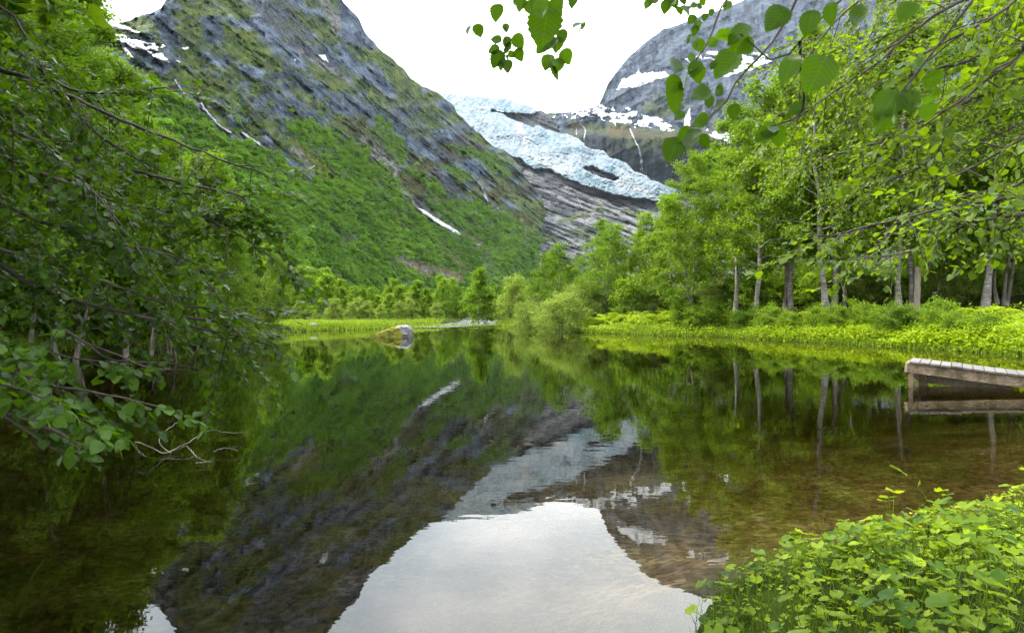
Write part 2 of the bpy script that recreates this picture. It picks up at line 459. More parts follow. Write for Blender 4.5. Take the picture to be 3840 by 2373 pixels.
def left_color(x, y):
    n1 = fbm(x / 90, y / 90, 1, 5); n2 = fbm(x / 24, y / 24, 2, 4)
    u, v = rot(x, y, math.radians(40), 120, 13)
    st = fbm(u + 0.5 * n1, v, 12, 5)
    ub, vb = rot(x, y, math.radians(38), 150, 42); rib = ridged(ub + 60 * fbm(x / 220, y / 220, 3) / 150, vb, 5, 4)
    ug, vg = rot(x, y, math.radians(35), 130, 40); lg = fbm(ug, vg, 36, 5)
    c = mixc(np.broadcast_to((0.026, 0.038, 0.060), x.shape + (3,)), (0.112, 0.142, 0.190), sstep(0.36, 0.66, st * 0.3 + n2 * 0.35 + rib * 0.35))
    up = sstep(420, 80, y)
    g = sstep(0.44, 0.60, 0.6 * lg + 0.4 * fbm(x / 40, y / 26, 33, 4) + 0.035 - 0.03 * up)
    ca = mixc(np.broadcast_to((0.03524, 0.06168, 0.01102), x.shape + (3,)), (0.07711, 0.1014, 0.01763), sstep(0.35, 0.65, n2))
    c = mixc(c, ca, g * 0.92)
    # brown heath on the lower rocks towards the ice
    hb = sstep(1250, 1600, x) * sstep(330, 520, y) * sstep(0.44, 0.56, fbm(x / 60, y / 34, 55, 4))
    c = mixc(c, (0.03808, 0.02666, 0.009792), hb * 0.6)
    hb2 = sstep(0.56, 0.66, fbm(x / 70, y / 40, 57, 4)) * sstep(250, 420, y)
    c = mixc(c, (0.03264, 0.02448, 0.01088), hb2 * 0.4)
    # grassy shoulders and dark crags
    jx = x + 70 * (fbm(x / 45, y / 45, 401, 4) - 0.5); jy = y + 60 * (fbm(x / 45, y / 45, 402, 4) - 0.5)
    for q in ([(640, 0), (760, -60), (960, -60), (960, 60), (900, 80), (840, 40), (740, 60), (660, 60)], [(830, 100), (960, 110), (1010, 190), (1080, 260), (1140, 300), (1200, 340), (1120, 330), (1000, 280), (900, 230), (820, 170)],
              [(1290, 190), (1350, 170), (1420, 200), (1500, 270), (1590, 335), (1540, 335), (1440, 275), (1340, 235)], [(1110, 225), (1210, 255), (1330, 330), (1420, 395), (1500, 450), (1580, 530), (1480, 480), (1370, 400), (1250, 320)],
              [(620, 180), (700, 190), (760, 260), (860, 360), (960, 440), (1060, 510), (900, 455), (760, 355), (660, 270)], [(1640, 400), (1700, 420), (1800, 520), (1850, 560), (1780, 540), (1690, 460)]):
        c = mixc(c, ca * 1.15, inpoly(jx, jy, q) * sstep(0.28, 0.5, n2 * 0.5 + lg * 0.5) * 0.85)
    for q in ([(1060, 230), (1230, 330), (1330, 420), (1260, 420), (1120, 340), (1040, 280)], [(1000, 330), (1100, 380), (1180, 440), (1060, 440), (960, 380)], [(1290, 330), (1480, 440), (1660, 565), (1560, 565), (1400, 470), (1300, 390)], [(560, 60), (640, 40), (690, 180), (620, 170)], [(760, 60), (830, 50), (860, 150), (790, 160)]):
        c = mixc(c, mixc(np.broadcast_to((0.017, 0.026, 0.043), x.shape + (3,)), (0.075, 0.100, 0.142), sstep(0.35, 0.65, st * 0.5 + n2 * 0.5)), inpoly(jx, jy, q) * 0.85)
    # broad slab on the upper face
    fa = inpoly(x, y, [(960, -240), (1130, 80), (1330, 320), (1270, 290), (1120, 200), (960, 40), (820, -200)])
    c = mixc(c, (0.05168, 0.05766, 0.06528), fa * sstep(0.3, 0.6, st) * 0.75)
    for p, hw in PALE:
        d = dist_poly(x + 22 * (n2 - 0.5), y + 22 * (fbm(x / 20, y / 20, 8, 3) - 0.5), p)
        c = mixc(c, (0.1428, 0.1346, 0.1322), sstep(hw, hw * 0.5, d) * sstep(0.30, 0.5, fbm(x / 14, y / 9, 88, 3)) * 0.95)
    f = forest_mask(x, y)
    c = mixc(c, (0.055, 0.10, 0.014), f * 0.9)
    for k, p in enumerate(CLEAR):
        q = inpoly(x + 16 * (n2 - 0.5), y + 12 * (n2 - 0.5), p)
        tone = [(0.07779, 0.09547, 0.01273), (0.1202, 0.1025, 0.04243), (0.09194, 0.1025, 0.02122), (0.06011, 0.0495, 0.0389), (0.08486, 0.09547, 0.02122)][k]
        c = mixc(c, tone, q * 0.9)
    q = dist_poly(x, y, [(1480, 972), (1580, 1005), (1680, 1035), (1720, 1055)])
    c = mixc(c, (0.136, 0.1292, 0.1224), sstep(14, 4, q) * sstep(0.35, 0.5, fbm(x / 10, y / 6, 5, 3)))
    return c

def build_left():
    xs = np.arange(-900, 2201, 4.0)
    xs = np.concatenate([np.arange(-900, 100, 12.0), np.arange(100, 2201, 4.0)])
    nt = 330
    t = np.linspace(0, 1, nt)
    sk = np.interp(xs, _SKX, _SKY) + 14 * (fbm(xs / 22, xs * 0 + 2, 91, 4) - 0.5)
    X = np.broadcast_to(xs, (nt, len(xs)))
    Yp = sk[None, :] + (1170 - sk[None, :]) * t[:, None]
    D = left_D(X, Yp)
    P = world_pts(X, Yp, D)
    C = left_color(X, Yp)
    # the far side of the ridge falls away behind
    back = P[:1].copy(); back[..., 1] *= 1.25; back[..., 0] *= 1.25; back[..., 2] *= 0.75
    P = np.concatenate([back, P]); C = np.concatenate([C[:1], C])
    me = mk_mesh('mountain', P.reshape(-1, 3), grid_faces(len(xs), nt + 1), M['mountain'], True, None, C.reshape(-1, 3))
    tag(link('mountain', me), 'steep mountainside of grey rock and green wood falling towards the glacier', 'mountain', kind='structure')
build_left()

GLACIER = [(1560, 320), (1640, 344), (1700, 352), (1771, 358), (1831, 360), (1898, 369), (1970, 391), (2029, 415), (1994, 431), (1950, 428), (1894, 422), (1840, 408), (1842, 417), (1885, 424), (1905, 440), (1954, 459), (2000, 476), (2010, 467), (2073, 490), (2129, 502), (2168, 518), (2216, 558), (2263, 562), (2303, 596), (2343, 606), (2375, 637), (2426, 657), (2446, 677), (2502, 693), (2560, 720), (2520, 770), (2426, 752), (2351, 740), (2295, 733), (2244, 713), (2176, 693), (2136, 677), (2097, 657), (2057, 637), (2006, 637), (1978, 621), (1954, 598), (1922, 586), (1850, 560), (1700, 470), (1560, 400)]
ISLAND = [(2186, 626), (2216, 625), (2250, 640), (2310, 662), (2322, 672), (2306, 678), (2256, 664), (2204, 640)]

def build_slab():
    xs = np.arange(1560, 2801, 4.0); ys = np.arange(340, 1171, 3.5)
    X, Y = np.meshgrid(xs, ys)
    # its upper edge is the rock rib right of the ice
    top = np.interp(xs, [1560, 1830, 1850, 1900, 1960, 2029, 2060, 2110, 2250, 2330, 2420, 2500, 2600, 2800], [362, 372, 402, 416, 420, 408, 430, 500, 575, 615, 660, 692, 720, 780]) + 6
    Yc = np.maximum(Y, top[None, :] + 9 * (fbm(xs / 14, xs * 0, 6, 3) - 0.5)[None, :])
    D = slab_D(X, Yc)
    n1 = fbm(X / 60, Yc / 40, 3, 4)
    u, v = rot(X, Yc, math.radians(20), 90, 8)
    st = fbm(u, v + 0.8 * n1, 13, 5)
    C = mixc(np.broadcast_to((0.030, 0.033, 0.042), X.shape + (3,)), (0.158, 0.160, 0.165), sstep(0.36, 0.60, st))
    C = mixc(C, (0.01768, 0.02108, 0.02584), sstep(640, 480, Yc) * 0.75)
    C = mixc(C, (0.0476, 0.05304, 0.05984), inpoly(X, Yc, [(2000, 640), (2060, 645), (2130, 690), (2080, 720), (1990, 700)]) * 0.7)
    C = mixc(C, (0.0544, 0.0782, 0.0204), sstep(0.60, 0.68, fbm(X / 50, Yc / 18, 61, 3)) * sstep(720, 780, Yc) * 0.8)
    P = world_pts(X, Yc, D)
    back = P[:1].copy(); back[..., 1] += 90; back[..., 2] -= 40
    P = np.concatenate([back, P]); C = np.concatenate([C[:1], C])
    me = mk_mesh('rock_slope', P.reshape(-1, 3), grid_faces(len(xs), len(ys) + 1), M['slab'], True, None, C.reshape(-1, 3))
    tag(link('rock_slope', me), 'bare streaked grey rock slope scoured smooth below the glacier tongue', 'rock slope', kind='structure')
build_slab()

def drape(name, Dfun, poly, mat, step, label, cat, group=None, kind=None, thick=6.0, warp=10, wscale=22, holes=(), relief=0.0, colf=None, seed=0, thr=None):
    """a sheet of snow, ice or water lying on a slope, thin at its edge"""
    poly = np.asarray(poly, float)
    x0, y0 = poly.min(0) - 3 * step; x1, y1 = poly.max(0) + 3 * step
    xs = np.arange(x0, x1, step); ys = np.arange(y0, y1, step)
    X, Y = np.meshgrid(xs, ys)
    wx = X + warp * (fbm(X / wscale, Y / wscale, 101 + seed, 4) - 0.5); wy = Y + warp * (fbm(X / wscale, Y / wscale, 151 + seed, 4) - 0.5)
    m = inpoly(wx, wy, poly)
    for h in holes: m &= ~inpoly(wx, wy, h)
    if thr is not None: m &= fbm(X / thr[0], Y / thr[1], 177 + seed, 4) > thr[2]
    if m.sum() < 4: return None
    d = m.astype(float)
    for _ in range(4):
        e = np.pad(d, 1, mode='edge')
        d = (e[1:-1, 1:-1] * 2 + e[:-2, 1:-1] + e[2:, 1:-1] + e[1:-1, :-2] + e[1:-1, 2:]) / 6
    th = thick * (0.35 + 1.2 * np.clip(d - 0.4, 0, 0.6) / 0.6)
    D = Dfun(X, Y) - th
    if relief: D = D - relief(X, Y)
    P = world_pts(X, Y, D)
    keep = m[:-1, :-1] & m[1:, :-1] & m[:-1, 1:] & m[1:, 1:]
    q = grid_faces(len(xs), len(ys), keep)
    used = np.unique(q); mp_ = np.zeros(X.size, np.int64); mp_[used] = np.arange(len(used))
    V = P.reshape(-1, 3)[used]
    C = colf(X, Y).reshape(-1, 3)[used] if colf else None
    me = mk_mesh(name, V, mp_[q], mat, True, None, C)
    return tag(link(name, me), label, cat, group, kind)

def ice_relief(x, y):
    u, v = rot(x, y, math.radians(30), 34, 15)
    return 17 * (ridged(u * 1.6 + 1.2 * fbm(x / 40, y / 40, 7), v * 1.6, 201, 5) - 0.5) + 16 * (fbm(x / 7, y / 5, 203, 3) - 0.5) + 60 * (fbm(x / 70, y / 50, 207, 2) - 0.5)
def ice_color(x, y):
    u, v = rot(x, y, math.radians(30), 34, 13)
    r = ridged(u * 1.6 + 1.2 * fbm(x / 40, y / 40, 7), v * 1.6, 201, 5) * 0.35 + fbm(x / 8, y / 6, 204, 4) * 0.3 + fbm(x / 60, y / 40, 206, 3) * 0.35
    c = mixc(np.broadcast_to((0.098, 0.155, 0.192), x.shape + (3,)), (0.185, 0.220, 0.245), sstep(0.38, 0.62, r))
    uc, vc = rot(x, y, math.radians(-38), 60, 8.5); cv = sstep(0.70, 0.86, ridged(uc + 0.8 * fbm(x / 30, y / 30, 211, 2), vc + 0.9 * fbm(x / 24, y / 24, 212, 2), 213, 2)) * sstep(0.40, 0.62, fbm(x / 50, y / 36, 214, 3))
    c = mixc(c, (0.055, 0.105, 0.135), cv * 0.75)
    front = sstep(24, 6, dist_poly(x, y, [(1960, 600), (2040, 625), (2120, 640), (2190, 660), (2300, 720)]))
    c = mixc(c, (0.0884, 0.1632, 0.1904), front * 0.5)
    for p, hw in (([(1940, 470), (1980, 530), (1960, 570), (2060, 620), (2140, 640)], 14), ([(2320, 680), (2440, 730)], 10)):
        c = mixc(c, (0.2244, 0.238, 0.2448), sstep(hw * 1.6, hw * 0.4, dist_poly(x, y, p)) * 0.85)
    return mixc(c, (0.068, 0.0748, 0.0816), sstep(0.60, 0.70, fbm(x / 26, y / 12, 205, 4)) * sstep(600, 730, y) * 0.4)
drape('glacier', lambda x, y: slab_D(x, y * 0.9 + 0.1 * 600) * 0 + SLAB_B * SLAB_T / (SLAB_T - np.minimum((HOR - y) / F, 0.5)) - 42, GLACIER, M['ice'], 2.6,
      'pale blue crevassed glacier tongue spilling down between the mountains', 'glacier', kind='structure', thick=22, holes=[ISLAND], relief=ice_relief, colf=ice_color, warp=12)

def build_right():
    xs = np.concatenate([np.arange(1990, 3300, 4.5), np.arange(3300, 4200, 16)])
    nt = 260
    skx = [1990, 2060, 2107, 2160, 2229, 2245, 2261, 2277, 2308, 2361, 2414, 2488, 2557, 2631, 2705, 2800, 3000, 3400, 4000, 4900]
    sky_ = [440, 425, 423, 418, 402, 392, 360, 317, 275, 212, 164, 111, 90, 58, 37, -5, -40, -60, 0, 100]
    sk = np.interp(xs, skx, sky_) + 9 * (fbm(xs / 20, xs * 0 + 2, 93, 4) - 0.5)
    t = np.linspace(0, 1, nt)
    X = np.broadcast_to(xs, (nt, len(xs)))
    Y = sk[None, :] + (1170 - sk[None, :]) * t[:, None] ** 1.25
    n1 = fbm(X / 70, Y / 60, 1, 5); n2 = fbm(X / 20, Y / 24, 2, 4)
    u, v = rot(X, Y, math.radians(-25), 70, 12)
    st = fbm(u, v + n1, 15, 5)
    C = mixc(np.broadcast_to((0.024, 0.033, 0.050), X.shape + (3,)), (0.066, 0.082, 0.108), sstep(0.36, 0.66, 0.5 * st + 0.5 * n2))
    vs = fbm(X / 9 + n1, Y / 80, 25, 4)
    cliff = sstep(495, 520, Y + 14 * n2) * sstep(2950, 2800, X)
    C = mixc(C, mixc(np.broadcast_to((0.007072, 0.009248, 0.01306), X.shape + (3,)), (0.02285, 0.02502, 0.02829), sstep(0.45, 0.72, 0.6 * vs + 0.4 * n2)), cliff * 0.92)
    gr = sstep(0.48, 0.60, n1 * 0.6 + n2 * 0.4) * sstep(300, 420, Y) * sstep(620, 520, Y)
    C = mixc(C, (0.0374, 0.051, 0.0136), gr * 0.85)
    edge = sstep(26, 8, dist_poly(X, Y, [(2150, 470), (2260, 490), (2360, 495), (2460, 500), (2560, 500), (2700, 520)]) + 14 * (n2 - 0.5))
    C = mixc(C, mixc(np.broadcast_to((0.0408, 0.0544, 0.0136), X.shape + (3,)), (0.0612, 0.0442, 0.01904), sstep(0.4, 0.6, n1)), edge * 0.85)
    C = mixc(C, (0.034, 0.0578, 0.0136), sstep(0.44, 0.58, n1) * sstep(2500, 2650, X) * sstep(480, 560, Y) * 0.85)
    P = world_pts(X, Y, right_D(X, Y))
    back = P[:1].copy(); back[..., :2] *= 1.08; back[..., 2] *= 0.85
    P = np.concatenate([back, P]); C = np.concatenate([C[:1], C])
    me = mk_mesh('mountain', P.reshape(-1, 3), grid_faces(len(xs), nt + 1), M['farrock'], True, None, C.reshape(-1, 3))
    tag(link('mountain', me), 'domed blue grey mountain beyond the glacier with snow on its shoulder', 'mountain', kind='structure')
build_right()

# ------------------------------------------------------------------ snow, waterfalls
SN = 'snow patches left on the mountains'
drape('snow_patch', right_D, [(2306, 342), (2335, 296), (2382, 277), (2393, 257), (2405, 277), (2493, 265), (2512, 286), (2456, 303), (2403, 325), (2345, 332)], M['snow'], 3, 'large wedge of snow on the shoulder of the domed mountain', 'snow', SN, warp=14, seed=1)
drape('snow_patch', right_D, [(2060, 440), (2100, 425), (2170, 416), (2245, 388), (2280, 405), (2360, 405), (2400, 428), (2470, 440), (2510, 460), (2540, 492), (2470, 482), (2360, 470), (2300, 490), (2310, 465), (2240, 445), (2150, 445)], M['snow'], 3, 'broken field of snow along the rock shelf above the dark cliff', 'snow', SN, warp=26, seed=2, thr=(20, 12, 0.43))
drape('snow_patch', right_D, [(2555, 490), (2570, 430), (2588, 400), (2590, 470), (2572, 500)], M['snow'], 3, 'upright tongue of snow in a gully of the domed mountain', 'snow', SN, seed=3)
drape('snow_patch', right_D, [(2560, 225), (2640, 195), (2760, 190), (2880, 200), (2900, 230), (2820, 262), (2720, 290), (2690, 270), (2760, 240), (2650, 225), (2590, 235)], M['snow'], 3, 'torn streaks of snow high on the domed mountain behind the leaves', 'snow', SN, warp=22, seed=4, thr=(24, 10, 0.40))
drape('snow_patch', right_D, [(2640, 480), (2730, 500), (2790, 530), (2740, 540), (2660, 510)], M['snow'], 3, 'low snow bank behind the tree tops under the domed mountain', 'snow', SN, warp=16, seed=5, thr=(20, 10, 0.36))
drape('snow_patch', left_D, [(196, -6), (254, 10), (300, 50), (372, 82), (445, 88), (500, 108), (540, 128), (480, 118), (380, 104), (300, 96), (260, 60), (200, 30)], M['snow'], 3, 'bright snowfield along the saddle under the cloud', 'snow', SN, seed=6)
drape('snow_patch', left_D, [(320, 108), (400, 112), (480, 138), (560, 158), (620, 168), (632, 182), (560, 200), (500, 182), (430, 150), (340, 122)], M['snow'], 3, 'long ragged snow strip below the saddle', 'snow', SN, warp=16, seed=7, thr=(26, 9, 0.36))
drape('snow_patch', left_D, [(560, 205), (610, 200), (645, 240), (600, 232)], M['snow'], 3, 'small snow patch under the long ragged strip', 'snow', SN, warp=6, seed=8)
drape('snow_patch', left_D, [(455, 178), (475, 180), (506, 220), (492, 224)], M['snow'], 2.5, 'narrow snow tongue running downhill under the saddle', 'snow', SN, warp=4, seed=9)
drape('snow_patch', left_D, [(680, 178), (712, 177), (702, 192), (684, 190)], M['snow'], 2.5, 'little snow patch at the foot of the dark crag', 'snow', SN, warp=4, seed=10)
drape('snow_patch', left_D, [(655, 222), (682, 232), (672, 240)], M['snow'], 2.5, 'tiny snow fleck on the green knoll', 'snow', SN, warp=3, seed=11)
drape('snow_patch', left_D, [(1190, 204), (1222, 206), (1236, 240), (1205, 226)], M['snow'], 2.5, 'snow lodged at the foot of the smooth grey slab', 'snow', SN, warp=5, seed=12)
drape('snow_patch', left_D, [(1097, 221), (1114, 221), (1108, 236)], M['snow'], 2.5, 'snow speck beside the smooth grey slab', 'snow', SN, warp=3, seed=13)
drape('snow_patch', left_D, [(1560, 772), (1600, 792), (1660, 832), (1730, 874), (1722, 882), (1640, 842), (1585, 806)], M['snow'], 2.5, 'dirty white avalanche snow lying in the wooded gully', 'snow', SN, warp=8, seed=14)
drape('snow_patch', left_D, [(1738, 898), (1800, 916), (1806, 923), (1745, 906)], M['snow'], 2.5, 'last streak of avalanche snow above the grey debris', 'snow', SN, warp=4, seed=15)

def band(pts, w0):
    pts = np.asarray(pts, float); t = np.gradient(pts, axis=0); nn = np.stack([-t[:, 1], t[:, 0]], -1); nn /= np.linalg.norm(nn, axis=1)[:, None]
    return np.vstack([pts + nn * w0, (pts - nn * w0)[::-1]])
WF = 'waterfalls on the rock walls'
def waterfall(Dfun, pts, w0, label, seed):
    drape('waterfall', Dfun, band(pts, w0), M['foam'], 1.8, label, 'waterfall', WF, thick=4, warp=7, wscale=9, seed=seed)
waterfall(right_D, [(2361, 480), (2372, 508), (2393, 550), (2404, 582), (2409, 645)], 3.2, 'tall forked waterfall streaking down the dark cliff beside the ice', 20)
waterfall(right_D, [(2398, 562), (2402, 600), (2403, 648)], 2.2, 'thin second strand of the tall forked waterfall', 21)
waterfall(right_D, [(2186, 445), (2175, 462), (2195, 485), (2190, 528)], 2.8, 'crooked waterfall dropping from the snowy shelf to the ice edge', 22)
waterfall(right_D, [(2163, 480), (2160, 508)], 2.2, 'short thread of water next to the crooked waterfall', 23)
waterfall(right_D, [(2552, 560), (2560, 585), (2566, 612)], 2.6, 'short waterfall on the cliff just over the birch tops', 24)
waterfall(left_D, [(655, 300), (675, 330), (688, 350)], 4.0, 'upper fall of the stream on the green mountainside', 25)
waterfall(left_D, [(750, 385), (768, 410), (790, 440), (830, 478), (868, 502)], 5.5, 'white cascade sliding over bare rock above the wood', 26)
waterfall(left_D, [(905, 495), (940, 520), (978, 545)], 5.0, 'lower cascade fading out among the trees', 27)
waterfall(left_D, [(1805, 700), (1822, 740), (1835, 775)], 4.0, 'thin cascade over pale ledges near the glacier foot', 28)
waterfall(slab_D, [(2165, 740), (2180, 775), (2196, 800)], 2.4, 'thread of meltwater on the bare slabs under the ice', 29)

# ------------------------------------------------------------------ lake, ground
SHORE = [(18.7, 24.9), (17.8, 28.8), (16.4, 32.9), (14.1, 36.9), (12.5, 40.6), (9.7, 42.4), (7.0, 45.5), (4.9, 48.5), (3.4, 55), (2.6, 61.5), (-1.5, 64), (-5.5, 63.5), (-8.4, 57.5), (-11, 54), (-14.4, 51), (-16.5, 47.5), (-16, 40), (-14.8, 33), (-14.3, 28.8), (-14.6, 24), (-14.6, 18), (-12.5, 11), (-9.5, 6), (-6, 2.5), (-3, 1.3), (-0.8, 1.2), (0.4, 1.7), (0.72, 2.6), (0.9, 3.5), (1.25, 4.2), (1.9, 4.8), (2.9, 5.25), (4.2, 5.9), (6, 6.8), (9, 8.2), (13, 10.5), (15.5, 13.5), (18, 18), (19.2, 22)]
def sd_lake(x, y):
    d = dist_poly(x, y, SHORE, True)
    wob = 0.9 * (fbm(x / 2.6, y / 2.6, 301, 3) - 0.5) * sstep(6, 16, np.hypot(x, y))
    return np.where(inpoly(x, y, SHORE), -d, d) + wob
STREAM = [(-8.0, 57.0), (-4.8, 64.0), (-3.0, 72.0), (-3.4, 84.0), (-6, 100.0)]
def ground_z(x, y):
    d = sd_lake(x, y); r = np.hypot(x, y)
    bump = fbm(x / 1.7, y / 1.7, 310, 3) - 0.5
    rightb = sstep(0, 8, x) * sstep(16, 26, y)
    out = 0.06 + 0.32 * sstep(0, 0.9, d) + 0.22 * bump * sstep(0, 1, d)
    out = out + rightb * (0.95 * sstep(0.3, 5.5, d) + 2.6 * sstep(6, 26, d))
    left = sstep(-8, -14, x) * sstep(4, 10, y) * sstep(60, 40, y)
    out = out + left * (0.3 * sstep(0.2, 3, d) + 2.0 * sstep(3, 25, d))
    out = out + 2.0 * sstep(40, 220, d) + 0.06 * sstep(0.5, 2.5, d) * sstep(9, 5, r) - 0.10 * sstep(9, 6, r) * sstep(0, 0.9, d)
    out = np.maximum(out, 0.05 + 0.16 * sstep(0, 0.5, d) + 0.08 * bump * sstep(0, 0.5, d))
    sdist = dist_poly(x, y, STREAM); sz = np.interp(y, [57, 64, 100], [-0.06, -0.02, 0.25])
    out = out + (np.minimum(out, sz) - out) * sstep(4.2, 2.4, sdist) * (y > 56)
    inn = -0.05 - 0.35 * sstep(0, -1.6, d) - 0.75 * sstep(-1.5, -9, d) + 0.06 * bump
    return np.where(d > 0, out, inn)

def build_ground():
    r = np.concatenate([np.geomspace(0.5, 90, 330), np.geomspace(95, 4600, 50)])
    na = 560
    th = np.linspace(0, 2 * math.pi, na, endpoint=False)
    Rr, Th = np.meshgrid(r, th, indexing='ij')
    X = Rr * np.sin(Th); Y = Rr * np.cos(Th)
    Z = ground_z(X, Y)
    V = np.stack([X, Y, Z], -1).reshape(-1, 3)
    i = np.arange(len(r) - 1)[:, None] * na; j = np.arange(na)[None, :]; k = (j + 1) % na
    Fq = np.stack([i + j, i + na + j, i + na + k, i + k], -1).reshape(-1, 4)
    c0 = len(V); V = np.vstack([V, [[0, 0, V[0, 2]]]])
    Ft = np.stack([np.full(na, c0), np.arange(na), (np.arange(na) + 1) % na], -1)
    m, n, l, p = new_mat('ground_soil_and_bed')
    g = n.new('ShaderNodeNewGeometry')
    sep = n.new('ShaderNodeSeparateXYZ'); l.new(g.outputs['Position'], sep.inputs[0])
    # above water: moss and soil
    a = noise_node(n, l, 1.1, 5, 0.6, vec=g.outputs['Position'])
    soil = ramp(n, l, a.outputs['Fac'], [(0.32, (0.014, 0.011, 0.006)), (0.46, (0.018, 0.026, 0.005)), (0.66, (0.036, 0.055, 0.007))])
    # under water: brown gravel and leaf litter
    vo = n.new('ShaderNodeTexVoronoi'); vo.inputs['Scale'].default_value = 16
    l.new(g.outputs['Position'], vo.inputs['Vector'])
    vs = n.new('ShaderNodeSeparateColor'); l.new(vo.outputs['Color'], vs.inputs[0])
    b = noise_node(n, l, 0.9, 5, 0.65, vec=g.outputs['Position'])
    add = n.new('ShaderNodeMath'); add.operation = 'MULTIPLY_ADD'
    l.new(vs.outputs[0], add.inputs[0]); add.inputs[1].default_value = 0.34; l.new(b.outputs['Fac'], add.inputs[2])
    bed = ramp(n, l, add.outputs[0], [(0.42, (0.024, 0.017, 0.007)), (0.62, (0.072, 0.048, 0.020)), (0.80, (0.125, 0.085, 0.040)), (0.95, (0.22, 0.175, 0.12))])
    fac = n.new('ShaderNodeMapRange'); fac.inputs['From Min'].default_value = -0.14; fac.inputs['From Max'].default_value = -0.03
    l.new(sep.outputs['Z'], fac.inputs['Value'])
    mm = n.new('ShaderNodeMixRGB'); l.new(fac.outputs[0], mm.inputs['Fac']); l.new(bed.outputs['Color'], mm.inputs['Color1']); l.new(soil.outputs['Color'], mm.inputs['Color2'])
    l.new(mm.outputs['Color'], p.inputs['Base Color'])
    p.inputs['Roughness'].default_value = 0.95
    p.inputs['Specular IOR Level'].default_value = 0.03
    bp = n.new('ShaderNodeBump'); bp.inputs['Strength'].default_value = 0.8; bp.inputs['Distance'].default_value = 0.05
    l.new(add.outputs[0], bp.inputs['Height']); l.new(bp.outputs['Normal'], p.inputs['Normal'])
    me = mk_mesh('ground', V, [Fq, Ft], m, True)
    tag(link('ground', me), 'mossy valley ground and the brown gravel bed of the lake', 'ground', kind='structure')
build_ground()

